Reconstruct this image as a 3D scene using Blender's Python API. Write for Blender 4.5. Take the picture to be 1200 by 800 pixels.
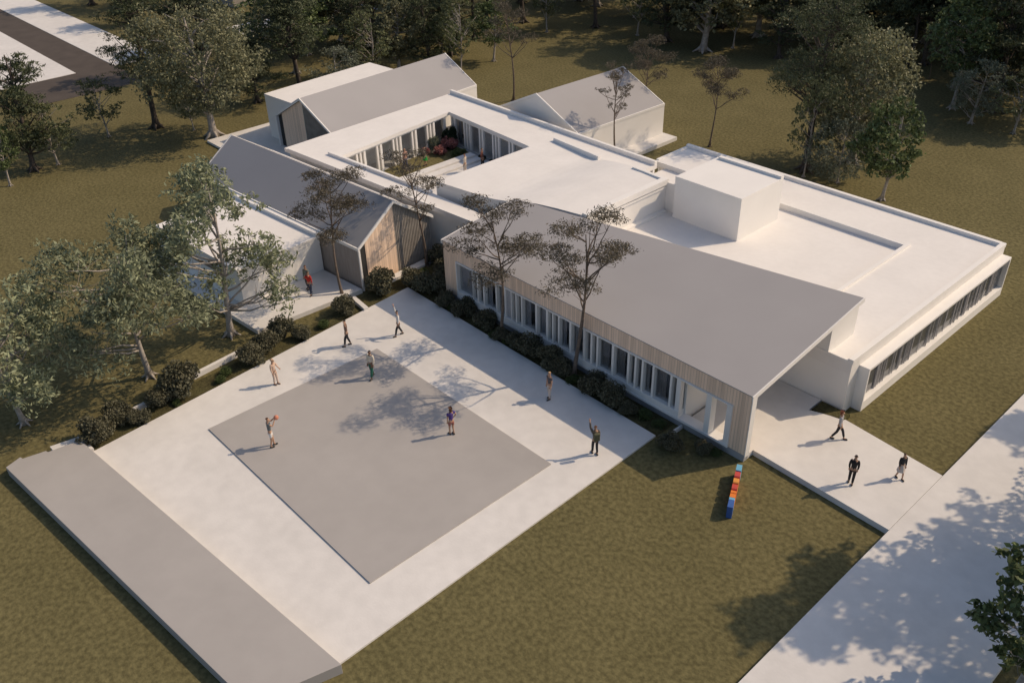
import bpy, bmesh, math, random
import numpy as np
from mathutils import Vector, Matrix, Quaternion

scene = bpy.context.scene
for o in list(bpy.data.objects): bpy.data.objects.remove(o)
col = scene.collection

# ------------------------------------------------------------------ camera
cam_d = bpy.data.cameras.new('camera'); cam = bpy.data.objects.new('camera', cam_d); col.objects.link(cam)
right = Vector((0.67959416, 0.7331688, -0.02480503)); up_ = Vector((-0.38786738, 0.38781426, 0.83615728)); fwd = Vector((-0.62266417, 0.55862654, -0.54792857))
mw = Matrix((right, up_, -fwd)).transposed().to_4x4(); mw.translation = Vector((40.857, -28.042, 28.0))
cam.matrix_world = mw
cam_d.sensor_width = 36; cam_d.lens = 36 * 1057.435 / 1200
cam_d.clip_end = 2000; cam_d.clip_start = 0.5
scene.camera = cam

# ------------------------------------------------------------------ light
SUN_EL = math.radians(40.5); SUN_AZ = math.radians(61.0)     # azimuth from +x, counter-clockwise
world = bpy.data.worlds.new('World'); scene.world = world; world.use_nodes = True
nt = world.node_tree; nt.nodes.clear()
sky = nt.nodes.new('ShaderNodeTexSky'); sky.sky_type = 'NISHITA'; sky.sun_disc = False
sky.sun_elevation = SUN_EL; sky.sun_rotation = math.radians(90) - SUN_AZ
sky.air_density = 1.0; sky.dust_density = 2.2; sky.ozone_density = 1.0
bg = nt.nodes.new('ShaderNodeBackground'); bg.inputs['Strength'].default_value = 0.112
ow = nt.nodes.new('ShaderNodeOutputWorld')
nt.links.new(sky.outputs[0], bg.inputs['Color']); nt.links.new(bg.outputs[0], ow.inputs['Surface'])
sd = bpy.data.lights.new('sun', 'SUN'); so = bpy.data.objects.new('sun', sd); col.objects.link(so)
sd.energy = 3.12; sd.angle = math.radians(0.6); sd.color = (1.0, 0.785, 0.55)
sv = Vector((math.cos(SUN_AZ) * math.cos(SUN_EL), math.sin(SUN_AZ) * math.cos(SUN_EL), math.sin(SUN_EL)))
so.rotation_euler = sv.to_track_quat('Z', 'Y').to_euler(); so.location = (0, 0, 60)
scene.view_settings.view_transform = 'Standard'; scene.view_settings.look = 'None'
scene.view_settings.exposure = 0.0; scene.view_settings.gamma = 1.0
scene.view_settings.use_curve_mapping = False
scene.render.engine = 'CYCLES'
scene.cycles.max_bounces = 6; scene.cycles.transparent_max_bounces = 8

# ------------------------------------------------------------------ materials
def mat(name, c, rough=0.85, var=0.0, scale=2.0, bump=0.0, bscale=None, spec=0.3, kind='noise', c2=None, vscale=(1, 1, 1), detail=5, metallic=0, fine=None):
    m = bpy.data.materials.new(name); m.use_nodes = True
    n = m.node_tree.nodes; l = m.node_tree.links
    p = n['Principled BSDF']; p.inputs['Roughness'].default_value = rough
    p.inputs['Specular IOR Level'].default_value = spec; p.inputs['Metallic'].default_value = metallic
    p.inputs['Base Color'].default_value = (*c, 1)
    if var > 0 or c2 or bump > 0:
        tc = n.new('ShaderNodeTexCoord'); mp = n.new('ShaderNodeMapping'); mp.inputs['Scale'].default_value = vscale
        l.new(tc.outputs['Object'], mp.inputs['Vector'])
    if var > 0 or c2:
        tx = n.new('ShaderNodeTexNoise'); tx.inputs['Scale'].default_value = scale; tx.inputs['Detail'].default_value = detail
        l.new(mp.outputs[0], tx.inputs['Vector'])
        r = n.new('ShaderNodeValToRGB'); r.color_ramp.elements[0].position = 0.3; r.color_ramp.elements[1].position = 0.7
        ca = c if c2 else tuple(x * (1 - var) for x in c); cb = c2 if c2 else tuple(min(1, x * (1 + var)) for x in c)
        r.color_ramp.elements[0].color = (*ca, 1); r.color_ramp.elements[1].color = (*cb, 1)
        l.new(tx.outputs['Fac'], r.inputs[0])
        outc = r.outputs[0]
        if fine:
            t2 = n.new('ShaderNodeTexNoise'); t2.inputs['Scale'].default_value = fine[0]; t2.inputs['Detail'].default_value = 6
            l.new(mp.outputs[0], t2.inputs['Vector'])
            r2 = n.new('ShaderNodeValToRGB'); r2.color_ramp.elements[0].position = 0.35; r2.color_ramp.elements[1].position = 0.65
            r2.color_ramp.elements[0].color = (1 - fine[1],) * 3 + (1,); r2.color_ramp.elements[1].color = (1, 1, 1, 1)
            l.new(t2.outputs['Fac'], r2.inputs[0])
            mx = n.new('ShaderNodeMix'); mx.data_type = 'RGBA'; mx.blend_type = 'MULTIPLY'; mx.inputs['Factor'].default_value = 1
            l.new(outc, mx.inputs[6]); l.new(r2.outputs[0], mx.inputs[7]); outc = mx.outputs[2]
        l.new(outc, p.inputs['Base Color'])
    if bump > 0:
        tb = n.new('ShaderNodeTexNoise'); tb.inputs['Scale'].default_value = bscale or scale * 6; tb.inputs['Detail'].default_value = 6
        l.new(mp.outputs[0], tb.inputs['Vector'])
        b = n.new('ShaderNodeBump'); b.inputs['Strength'].default_value = bump; b.inputs['Distance'].default_value = 0.05
        l.new(tb.outputs['Fac'], b.inputs['Height']); l.new(b.outputs[0], p.inputs['Normal'])
    return m

def wood_mat(name, c, axis='xy'):
    """vertical timber boards: board-by-board tone plus grain, object space"""
    m = bpy.data.materials.new(name); m.use_nodes = True
    n = m.node_tree.nodes; l = m.node_tree.links; p = n['Principled BSDF']; p.inputs['Roughness'].default_value = 0.8
    p.inputs['Specular IOR Level'].default_value = 0.2
    tc = n.new('ShaderNodeTexCoord'); sep = n.new('ShaderNodeSeparateXYZ'); l.new(tc.outputs['Object'], sep.inputs[0])
    add = n.new('ShaderNodeMath'); add.operation = 'ADD'; l.new(sep.outputs['X'], add.inputs[0]); l.new(sep.outputs['Y'], add.inputs[1])
    sc = n.new('ShaderNodeMath'); sc.operation = 'MULTIPLY'; sc.inputs[1].default_value = 1 / 0.16; l.new(add.outputs[0], sc.inputs[0])
    fl = n.new('ShaderNodeMath'); fl.operation = 'FLOOR'; l.new(sc.outputs[0], fl.inputs[0])
    wn = n.new('ShaderNodeTexWhiteNoise'); wn.noise_dimensions = '1D'; l.new(fl.outputs[0], wn.inputs['W'])
    fr = n.new('ShaderNodeMath'); fr.operation = 'FRACT'; l.new(sc.outputs[0], fr.inputs[0])
    gap = n.new('ShaderNodeMath'); gap.operation = 'GREATER_THAN'; gap.inputs[1].default_value = 0.08; l.new(fr.outputs[0], gap.inputs[0])
    mp = n.new('ShaderNodeMapping'); mp.inputs['Scale'].default_value = (9, 9, 0.6); l.new(tc.outputs['Object'], mp.inputs['Vector'])
    tx = n.new('ShaderNodeTexNoise'); tx.inputs['Scale'].default_value = 1.0; tx.inputs['Detail'].default_value = 5; l.new(mp.outputs[0], tx.inputs['Vector'])
    m1 = n.new('ShaderNodeMath'); m1.operation = 'MULTIPLY_ADD'; m1.inputs[1].default_value = 0.22; m1.inputs[2].default_value = 0.70; l.new(wn.outputs['Value'], m1.inputs[0])
    m2 = n.new('ShaderNodeMath'); m2.operation = 'MULTIPLY_ADD'; m2.inputs[1].default_value = 0.4; l.new(tx.outputs['Fac'], m2.inputs[0]); l.new(m1.outputs[0], m2.inputs[2])
    g2 = n.new('ShaderNodeMath'); g2.operation = 'MULTIPLY_ADD'; g2.inputs[1].default_value = 0.45; g2.inputs[2].default_value = 0.55; l.new(gap.outputs[0], g2.inputs[0])
    m3 = n.new('ShaderNodeMath'); m3.operation = 'MULTIPLY'; l.new(m2.outputs[0], m3.inputs[0]); l.new(g2.outputs[0], m3.inputs[1])
    vm = n.new('ShaderNodeVectorMath'); vm.operation = 'SCALE'; vm.inputs[0].default_value = c; l.new(m3.outputs[0], vm.inputs['Scale'])
    l.new(vm.outputs[0], p.inputs['Base Color'])
    return m

def leaf_mat(name, c, var=0.35, trans=0.25):
    m = bpy.data.materials.new(name); m.use_nodes = True
    n = m.node_tree.nodes; l = m.node_tree.links; p = n['Principled BSDF']
    p.inputs['Roughness'].default_value = 0.55; p.inputs['Specular IOR Level'].default_value = 0.25
    g = n.new('ShaderNodeNewGeometry'); oi = n.new('ShaderNodeObjectInfo')
    r = n.new('ShaderNodeValToRGB'); r.color_ramp.elements[0].color = (*[x * (1 - var) for x in c], 1); r.color_ramp.elements[1].color = (*[x * (1 + var) for x in c], 1)
    a = n.new('ShaderNodeMath'); a.operation = 'MULTIPLY_ADD'; a.inputs[1].default_value = 0.75
    b = n.new('ShaderNodeMath'); b.operation = 'MULTIPLY'; b.inputs[1].default_value = 0.25
    l.new(g.outputs['Random Per Island'], a.inputs[0]); l.new(oi.outputs['Random'], b.inputs[0]); l.new(b.outputs[0], a.inputs[2])
    l.new(a.outputs[0], r.inputs[0]); l.new(r.outputs[0], p.inputs['Base Color'])
    t = n.new('ShaderNodeBsdfTranslucent'); l.new(r.outputs[0], t.inputs['Color'])
    mx = n.new('ShaderNodeMixShader'); mx.inputs[0].default_value = trans
    l.new(p.outputs[0], mx.inputs[1]); l.new(t.outputs[0], mx.inputs[2]); l.new(mx.outputs[0], n['Material Output'].inputs['Surface'])
    return m

M = {}
M['white'] = mat('white_render', (0.80, 0.78, 0.75), 0.85, 0.02, 0.8, 0.03, 20)
M['white_roof'] = mat('white_roofing', (0.78, 0.755, 0.725), 0.9, 0.035, 0.5, 0.05, 12, fine=(3, 0.03))
M['concrete'] = mat('pale_paving', (0.70, 0.68, 0.655), 0.9, 0.05, 0.28, 0.08, 9, fine=(1.6, 0.07))
M['court'] = mat('grey_court', (0.395, 0.375, 0.36), 0.9, 0.05, 0.2, 0.04, 10, fine=(1.1, 0.04))
M['roof'] = mat('grey_roof_metal', (0.345, 0.335, 0.34), 0.8, 0.03, 0.3, 0.02, 8)
M['plinth'] = mat('grey_plinth', (0.36, 0.36, 0.37), 0.9, 0.08, 1.0, 0.05, 15)
M['wood'] = wood_mat('timber_boards', (0.86, 0.65, 0.49))
M['greywood'] = mat('grey_timber', (0.33, 0.29, 0.26), 0.85, 0.12, 3, vscale=(3, 3, .4))
M['slat'] = mat('grey_slats', (0.33, 0.30, 0.265), 0.8, 0.15, 2.0)
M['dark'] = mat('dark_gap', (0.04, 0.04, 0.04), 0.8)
M['room'] = mat('room_plaster', (0.6, 0.58, 0.57), 0.9, 0.05, 1)
M['curtain'] = mat('curtain_cloth', (0.42, 0.41, 0.42), 0.95, 0.08, 3)
M['curtain_bay'] = mat('bay_curtain_cloth', (0.42, 0.41, 0.41), 0.95, 0.2, 1.2, vscale=(1, 1, .1))
M['curtain_dark'] = mat('dark_curtain_cloth', (0.27, 0.255, 0.25), 0.95, 0.1, 3)
M['asphalt'] = mat('brown_asphalt', (0.085, 0.07, 0.06), 0.95, 0.12, 0.6, 0.1, 20)
M['grass'] = mat('lawn', (0.158, 0.139, 0.064), 0.95, 0, 0.3, 0.6, 7, c2=(0.188, 0.164, 0.077), spec=0.1, fine=(4.6, 0.42))
M['bed'] = mat('planting_soil', (0.07, 0.062, 0.03), 0.95, 0, 1.2, 0.8, 12, c2=(0.12, 0.11, 0.05), spec=0.1, fine=(8, 0.4))
M['bark'] = mat('bark_brown', (0.16, 0.125, 0.10), 0.95, 0.3, 6, 0.4, 25)
M['bark_pale'] = mat('bark_pale', (0.36, 0.325, 0.29), 0.9, 0.25, 5, 0.3, 25)
M['bark_dark'] = mat('bark_dark', (0.085, 0.07, 0.06), 0.95, 0.3, 6, 0.4, 25)
M['leaf_olive'] = leaf_mat('leaf_olive', (0.26, 0.285, 0.175), 0.6)
M['leaf_broad'] = leaf_mat('leaf_broad', (0.20, 0.20, 0.115), 0.55)
M['leaf_green'] = leaf_mat('leaf_green', (0.115, 0.15, 0.062), 0.5)
M['leaf_grey'] = leaf_mat('leaf_grey_green', (0.18, 0.20, 0.145), 0.5)
M['leaf_pine'] = leaf_mat('needles_brown_olive', (0.125, 0.108, 0.078), 0.5, 0.2)
M['leaf_dark'] = leaf_mat('needles_dark', (0.075, 0.088, 0.045), 0.55, 0.2)
M['leaf_birch'] = leaf_mat('leaf_light', (0.15, 0.165, 0.08), 0.5)
M['leaf_bush'] = leaf_mat('leaf_bush', (0.12, 0.115, 0.072), 0.45, 0.12)
M['leaf_low'] = leaf_mat('leaf_low', (0.075, 0.10, 0.035), 0.5, 0.2)
M['leaf_pink'] = leaf_mat('leaf_pink', (0.38, 0.17, 0.155), 0.4)
M['leaf_deep'] = leaf_mat('leaf_deep', (0.02, 0.035, 0.018), 0.4)
g = bpy.data.materials.new('window_glass'); g.use_nodes = True; M['glass'] = g
n = g.node_tree.nodes; l = g.node_tree.links; n.remove(n['Principled BSDF'])
tr = n.new('ShaderNodeBsdfTransparent'); tr.inputs[0].default_value = (0.86, 0.87, 0.88, 1); gl = n.new('ShaderNodeBsdfGlossy'); gl.inputs['Roughness'].default_value = 0.03
lw = n.new('ShaderNodeLayerWeight'); lw.inputs[0].default_value = .5; pw_ = n.new('ShaderNodeMath'); pw_.operation = 'POWER'; pw_.inputs[1].default_value = 4; fz = n.new('ShaderNodeMath'); fz.operation = 'MULTIPLY_ADD'; fz.inputs[1].default_value = .55; fz.inputs[2].default_value = .04; l.new(lw.outputs['Facing'], pw_.inputs[0]); l.new(pw_.outputs[0], fz.inputs[0]); mx = n.new('ShaderNodeMixShader')
l.new(fz.outputs[0], mx.inputs[0]); l.new(tr.outputs[0], mx.inputs[1]); l.new(gl.outputs[0], mx.inputs[2]); l.new(mx.outputs[0], n['Material Output'].inputs['Surface'])
_cm = {}
def cmat(c, rough=0.8):
    k = tuple(round(x, 3) for x in c)
    if k not in _cm: _cm[k] = mat('cloth_%d' % len(_cm), c, rough, 0.12, 8)
    return _cm[k]

# ------------------------------------------------------------------ object helpers
def tag(o, label=None, cat=None, group=None, kind=None):
    if label: o['label'] = label
    if cat: o['category'] = cat
    if group: o['group'] = group
    if kind: o['kind'] = kind
    return o
def empty(name, loc=(0, 0, 0), rz=0):
    o = bpy.data.objects.new(name, None); o.empty_display_size = 0.3; col.objects.link(o); o.location = loc; o.rotation_euler.z = rz
    return o
class MB:
    def __init__(s): s.v = []; s.f = []
    def quad(s, *p):
        i = len(s.v); s.v += [tuple(q) for q in p]; s.f.append(tuple(range(i, i + len(p)))); return s
    def prism(s, poly, z0, z1):
        """poly ccw from above; z1 may be a function of x,y"""
        n = len(poly); i = len(s.v); top = z1 if callable(z1) else (lambda x, y: z1); bot = z0 if callable(z0) else (lambda x, y: z0)
        s.v += [(x, y, bot(x, y)) for x, y in poly] + [(x, y, top(x, y)) for x, y in poly]
        s.f.append(tuple(i + k for k in reversed(range(n)))); s.f.append(tuple(i + n + k for k in range(n)))
        for k in range(n):
            a, b = i + k, i + (k + 1) % n; s.f.append((a, b, b + n, a + n))
        return s
    def box(s, x0, y0, z0, x1, y1, z1):
        return s.prism([(x0, y0), (x1, y0), (x1, y1), (x0, y1)], z0, z1)
    def tube(s, pts, rads, k=7):
        P = [Vector(p) for p in pts]; i0 = len(s.v)
        for i, p in enumerate(P):
            d = (P[min(i + 1, len(P) - 1)] - P[max(i - 1, 0)]).normalized()
            a = d.cross(Vector((0.3, 0.9, 0.2))).normalized(); b = d.cross(a)
            for j in range(k):
                t = 2 * math.pi * j / k; s.v.append(tuple(p + (a * math.cos(t) + b * math.sin(t)) * rads[i]))
        for i in range(len(P) - 1):
            for j in range(k):
                a = i0 + i * k + j; b = i0 + i * k + (j + 1) % k; s.f.append((a, b, b + k, a + k))
        s.f.append(tuple(i0 + j for j in reversed(range(k)))); s.f.append(tuple(i0 + (len(P) - 1) * k + j for j in range(k)))
        return s
    def build(s, name, m, parent=None, bevel=0, smooth=False, fn=None):
        v = [fn(*p) for p in s.v] if fn else s.v
        me = bpy.data.meshes.new(name); me.from_pydata(v, [], s.f); me.update()
        me.materials.append(m)
        o = bpy.data.objects.new(name, me); col.objects.link(o)
        if parent:
            o.parent = parent
            if parent.type == 'EMPTY' or True: o.matrix_parent_inverse = parent_world(parent).inverted()
        if smooth: me.polygons.foreach_set('use_smooth', [True] * len(me.polygons))
        if bevel:
            b = o.modifiers.new('bevel', 'BEVEL'); b.width = bevel; b.segments = 2; b.limit_method = 'ANGLE'
        return o
def parent_world(p):
    m = Matrix.LocRotScale(p.location, p.rotation_euler, p.scale)
    return (parent_world(p.parent) @ p.matrix_parent_inverse @ m) if p.parent else m

TH = math.radians(4.4); GX, GY = -1.9, 0.9
def W(x, y):                                    # local frame of the older gabled houses -> world
    return (GX + x * math.cos(TH) - y * math.sin(TH), GY + x * math.sin(TH) + y * math.cos(TH))
def W3(x, y, z): return (*W(x, y), z)
def Wp(pts): return [W(*p) for p in pts]

# ================================================================== SETTING
tag(MB().quad((-500, -350, 0), (450, -350, 0), (450, 600, 0), (-500, 600, 0)).build('lawn', M['grass']), kind='structure')
PZ = 0.10
tag(MB().prism([(1.9, -20.6), (20.5, -19.9), (20.15, -0.3), (0.0, 0.0)], -0.2, PZ).build('plaza', M['concrete'], bevel=0.01), kind='structure')
tag(MB().prism([(4.33, -15.72), (18.14, -15.72), (18.12, -5.42), (4.39, -5.5)], PZ - 0.05, PZ + 0.06).build('sports_court', M['court'], bevel=0.008), kind='structure')
tag(MB().prism([(24.16, 1.9), (31.1, 1.6), (31.1, 6.43), (26.0, 7.0), (24.3, 6.42), (24.3, 7.58), (20.6, 7.58), (20.6, 1.5), (24.16, 1.5)], -0.2, 0.296).build('entrance_path', M['concrete'], bevel=0.01), kind='structure')
tag(MB().prism([(31.115, -60), (37.2, -60), (37.2, 120), (31.115, 120)], -0.2, 0.30).build('road', M['concrete'], bevel=0.01), kind='structure')
# planting beds
tag(MB().prism([(2.0, -20.45), (-0.02, 0.0), (20.15, -0.28), (20.15, 1.1), (2.35, 1.1), (2.35, 4.8), (-1.8, 4.7), (-1.5, -0.5), (-0.95, -3.4), (-0.2, -10.3), (0.1, -20.6)][::-1], -0.1, 0.035).build('planting_bed_ground', M['bed']), kind='structure')
tag(MB().prism([(24.4, 6.55), (25.95, 6.9), (25.95, 7.5), (24.4, 7.5)], 0.1, 0.31).build('planting_bed_ground', M['bed']), kind='structure')
# deck of the annex, back terrace
tag(MB().prism(Wp([(-14.2, -10.3), (-0.8, -10.3), (0.1, -3.25), (-14.2, -3.25)]), -0.1, 0.28).build('deck', M['concrete'], bevel=0.01), kind='structure')
tag(MB().prism([(-33, 3.2), (-22, 3.2), (-22, 12.5), (-33, 12.5)], -0.1, 0.2).build('terrace', M['concrete']), kind='structure')
tag(MB().prism([(-14.9, 21.2), (-3.85, 21.0), (-3.85, 31.5), (-14.9, 31.5)], -0.1, 0.3).build('terrace', M['concrete']), kind='structure')
tag(MB().prism(Wp([(0.0, -1.2), (0.55, -1.2), (0.55, 3.4), (3.9, 3.4), (3.9, 3.75), (0.0, 3.75)]), -0.1, 0.2).build('terrace', M['concrete']), kind='structure')
# far car park
tag(MB().prism([(-107, -4), (-54.6, -4), (-54.6, 7.2), (-107, 7.8)], -0.05, 0.02).build('parking_lot', M['asphalt']), kind='structure')
tag(MB().prism([(-150, 7.4), (-62.4, 7.1), (-62.0, 12.4), (-150, 12.6)], -0.05, 0.06).build('pavement', M['concrete']), kind='structure')
tag(MB().prism([(-130, -8), (-62.8, -8), (-62.8, 3.0), (-130, 3.4)], -0.05, 0.06).build('pavement', M['concrete']), kind='structure')
tag(MB().prism([(-68.3, 23), (-63.6, 23), (-61.5, 42), (-67.5, 42)], -0.05, 0.06).build('pavement', M['concrete']), kind='structure')

# seating platform at the foot of the plaza
o = empty('seating_platform', (10, -22, 0)); tag(o, 'long raised grey concrete platform along the near left edge of the white plaza', 'platform')
MB().prism([(0.7, -24.1), (20.0, -22.1), (20.85, -18.85), (1.55, -20.75), (1.15, -20.8), (0.95, -22.25), (0.8, -22.3), (0.6, -23.3), (0.4, -23.35)], -0.1, 0.50).build('top_slab', M['court'], o, 0.015)
MB().prism([(0.3, -22.0), (0.94, -22.0), (1.2, -20.9), (1.9, -20.7), (1.95, -20.5), (0.55, -20.6)], -0.1, 0.3).build('end_step', M['concrete'], o, 0.01)

# ================================================================== CLASSROOM WING
cw = empty('classroom_wing', (13, 4, 0)); tag(cw, 'long low building with big grey single-pitch roof and timber front facing the plaza', 'building')
RZ = lambda x, y: 3.84 + 0.13 * (y - 1.13)
yb = lambda x: 7.0 + (x - 2.45) * 3.25 / 21.6
poly = [(2.40, 1.10), (24.2, 1.10), (24.15, 10.3), (2.45, 7.0)]
MB().prism(poly, lambda x, y: RZ(x, y) - 0.05, RZ).build('roof', M['roof'], cw)
tr_ = MB(); tr2 = MB()
tr_.prism([(24.2, 1.07), (24.26, 1.07), (24.21, 10.33), (24.15, 10.33)], lambda x, y: RZ(x, y) - 0.22, lambda x, y: RZ(x, y) + 0.02)
tr2.prism([(2.34, 1.07), (2.40, 1.07), (2.45, 7.03), (2.39, 7.03)], lambda x, y: RZ(x, y) - 0.22, lambda x, y: RZ(x, y) + 0.02)
tr_.build('roof_trim', M['white'], cw); tr2.build('roof_trim', M['white'], cw)
# underside of the porch roof
MB().prism([(20.45, 1.35), (24.1, 1.35), (24.1, 9.9), (20.45, 9.4)], lambda x, y: RZ(x, y) - 0.25, lambda x, y: RZ(x, y) - 0.155).build('porch_ceiling', M['white'], cw)
# timber front
zt = 3.785
wd = MB(); wd.box(2.45, 1.13, 0.42, 3.62, 1.33, zt); wd.box(23.3, 1.13, 0.42, 24.17, 1.33, zt); wd.box(3.62, 1.13, 2.86, 23.3, 1.33, zt)
wd.build('timber_front', M['wood'], cw)
MB().prism([(2.45, 1.33), (2.6, 1.33), (2.6, 7.0), (2.45, 7.0)], 0.0, lambda x, y: RZ(x, y) - 0.16).build('wall', M['white'], cw)
MB().box(2.45, 1.17, 0, 24.17, 1.45, 0.415).build('plinth', M['plinth'], cw)
MB().prism([(24.17, 1.15), (24.22, 1.15), (24.22, 1.5), (24.17, 1.5)], 0.3, 3.66).build('corner_post', M['white'], cw)
# projecting white window surround with deep sill
fr = MB(); fr.box(3.62, 1.02, 0.42, 23.3, 1.62, 0.56); fr.box(3.62, 1.05, 0.56, 20.36, 1.6, 0.90); fr.box(3.62, 1.04, 2.79, 23.3, 1.5, 2.857); fr.box(3.62, 1.04, 0.90, 3.70, 1.6, 2.79); fr.box(23.2, 1.04, 0.56, 23.3, 1.45, 2.79)
fr.build('window_surround', M['white'], cw, 0.008)
# room shell
rm = MB(); rm.box(2.6, 1.65, 0.0, 20.4, 7.5, 0.25); rm.box(2.6, 3.2, 0.25, 20.3, 3.3, 3.6); rm.box(2.6, 1.5, 3.2, 20.3, 5.5, 3.3)
for x in (8.6, 14.6): rm.box(x, 1.8, 0.25, x + 0.1, 3.2, 3.2)
rm.build('room_interior', M['room'], cw)
MB().prism([(20.3, 1.5), (20.45, 1.5), (20.45, 7.6), (20.3, 7.6)], 0.0, lambda x, y: RZ(x, y) - 0.26).build('porch_wall', M['white'], cw)
MB().prism([(20.45, 7.63), (23.9, 7.63), (23.9, 7.8), (20.45, 7.8)], 3.1, lambda x, y: RZ(x, y) - .07).build('front_infill', M['white'], cw)
MB().prism([(23.9, 7.63), (24.14, 7.63), (24.1, 10.1), (23.9, 10.1)], 2.9, lambda x, y: RZ(x, y) - .06).build('side_wall', M['white'], cw)
MB().prism([(7.8, yb(7.8) - .3), (23.9, yb(23.9) - .3), (23.9, yb(23.9) - .12), (7.8, yb(7.8) - .12)], 2.7, lambda x, y: RZ(x, y) - 0.16).build('back_wall', M['white'], cw)
bays = [(3.70, 5.05, 'C'), (5.07, 5.47, 'g'), (5.57, 6.0, 'g'), (6.12, 7.1, 'D'), (7.2, 7.85, 'c'), (7.95, 8.38, 'W'), (8.45, 8.76, 'g'), (8.86, 9.22, 'g'), (9.32, 10.36, 'D'), (10.5, 11.2, 'c'), (11.35, 11.66, 'g'), (11.76, 12.1, 'g'), (12.22, 12.95, 'D'), (13.1, 13.95, 'D'),
        (14.12, 14.48, 'g'), (14.6, 14.9, 'g'), (15.02, 15.95, 'd'), (16.1, 17.0, 'd'), (17.13, 17.47, 'g'), (17.58, 17.92, 'g'), (18.04, 18.6, 'D'), (18.72, 19.7, 'd'), (19.82, 20.1, 'g')]
GYP = 1.30
for i, (x0, x1, k) in enumerate(bays):
    nx = bays[i + 1][0] if i + 1 < len(bays) else 20.35
    mull = MB().box(x1, 1.09, 0.902, nx, 1.38, 2.788)
    o = mull.build('window', M['white'], cw)
    if k == 'W':
        MB().box(x0, 1.20, 0.903, x1, 1.26, 2.785).build('blind_panel', M['curtain'], o); continue
    MB().box(x0 + .002, GYP, 0.903, x1 - .002, GYP + 0.02, 2.785).build('pane', M['glass'], o)
    def curtain(a, b, m, y=1.42):
        q = MB(); N = max(4, int((b - a) / 0.06)); rnd = random.Random(i)
        ys = [y + 0.035 * (j % 2) + rnd.uniform(0, .02) for j in range(N + 1)]
        for j in range(N):
            u, w_ = a + (b - a) * j / N, a + (b - a) * (j + 1) / N
            q.quad((u, ys[j], 0.91), (w_, ys[j + 1], 0.91), (w_, ys[j + 1], 2.78), (u, ys[j], 2.78))
        q.build('curtain', m, o)
    if k == 'C': curtain(x0, x1, M['curtain'])
    if k == 'c': curtain(x0, x1, M['curtain'])
    if k == 'g': curtain(x0, x1, M['curtain_dark'])
    if k == 'd': curtain(x0, x0 + .55 * (x1 - x0), M['curtain_dark'])
    if k == 'D': curtain(x0, x0 + .32 * (x1 - x0), M['curtain'])
# porch openings in the front
po = MB(); po.box(21.86, 1.06, 0.562, 22.16, 1.5, 2.788); po.box(23.0, 1.06, 0.562, 23.199, 1.5, 2.788)
po.build('porch_pier', M['white'], cw, 0.008)

# ================================================================== FLAT-ROOFED EAST BLOCK
eb = empty('flat_roofed_block', (15, 16, 0)); tag(eb, 'white flat-roofed block with stepped parapets, roof box and long slatted bay window', 'building')
ZT = 3.0; ZR = 3.2; ZL = 2.65
MB().prism([(7.66, 7.62), (25.45, 7.62), (25.45, 24.75), (2.3, 24.75), (2.3, 21.3), (3.25, 20.9), (3.25, 15.55), (7.66, 15.55)], 0.0, 2.4).build('wall', M['white'], eb)
q = MB(); q.prism([(7.66, 7.62), (21.5, 7.62), (21.5, 21.1), (3.25, 21.1), (3.25, 15.55), (7.66, 15.55)], 2.4, ZL)
q.prism([(21.5, 7.62), (25.45, 7.62), (25.45, 24.75), (21.5, 24.75)], 2.4, ZT)
q.prism([(2.3, 21.1), (21.5, 21.1), (21.5, 24.75), (2.3, 24.75)], 2.4, ZT)
q.build('roof', M['white_roof'], eb)
pr = MB(); pr.box(25.2, 7.62, ZT - .01, 25.48, 24.75, ZR + .02); pr.box(2.3, 24.5, ZT - .01, 25.2, 24.78, ZR + .02); pr.box(21.28, 7.62, ZL, 21.5, 21.1, ZT + .13); pr.box(2.3, 20.88, ZL, 21.28, 21.1, ZT + .13 if 0 else ZT + .0); pr.box(2.28, 21.1, ZT - .01, 2.5, 24.5, ZT + .08)
pr.box(21.5, 7.60, ZT - .01, 25.2, 7.75, ZT + .12)
pr.build('parapet', M['white'], eb, 0.01)
bx = MB().box(8.65, 15.0, ZL - .05, 13.6, 19.4, 5.45).build('roof_box', M['white'], eb, 0.01)
MB().box(8.9, 19.1, 5.45, 13.6, 19.4, 5.62).build('box_parapet', M['white'], bx)
# bay window
y0, y1 = 8.45, 24.62
bw = MB(); bw.box(25.45, y0, 0.0, 26.0, y1, 0.56); bw.box(25.45, y0, 2.42, 26.0, y1, 2.56); bw.box(25.45, y0, 0.56, 26.0, y0 + .12, 2.42); bw.box(25.45, y1 - .12, 0.56, 26.0, y1, 2.42)
bay = bw.build('bay_window', M['white'], eb, 0.01)
MB().box(25.71, y0 + .12, 0.56, 25.725, y1 - .12, 2.42).build('pane', M['glass'], bay)
rnd = random.Random(5); y = y0 + .15
while y < y1 - .3:
    w_ = rnd.choice([.03, .04, .06]); MB().box(25.735, y, 0.562, 25.735 + rnd.uniform(.02, .06), y + w_, 2.418).build('fin', M['curtain'], bay); y += w_ + rnd.choice([.12, .2, .3, .45, .7, .9])
c_ = MB(); N = 260
for j in range(N):
    a = y0 + .12 + (y1 - y0 - .24) * j / N; b = y0 + .12 + (y1 - y0 - .24) * (j + 1) / N
    xa = 25.65 + .03 * (j % 2); xb = 25.65 + .03 * ((j + 1) % 2); c_.quad((xa, a, .56), (xb, b, .56), (xb, b, 2.42), (xa, a, 2.42))
c_.build('curtain', M['curtain_bay'], bay)

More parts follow.
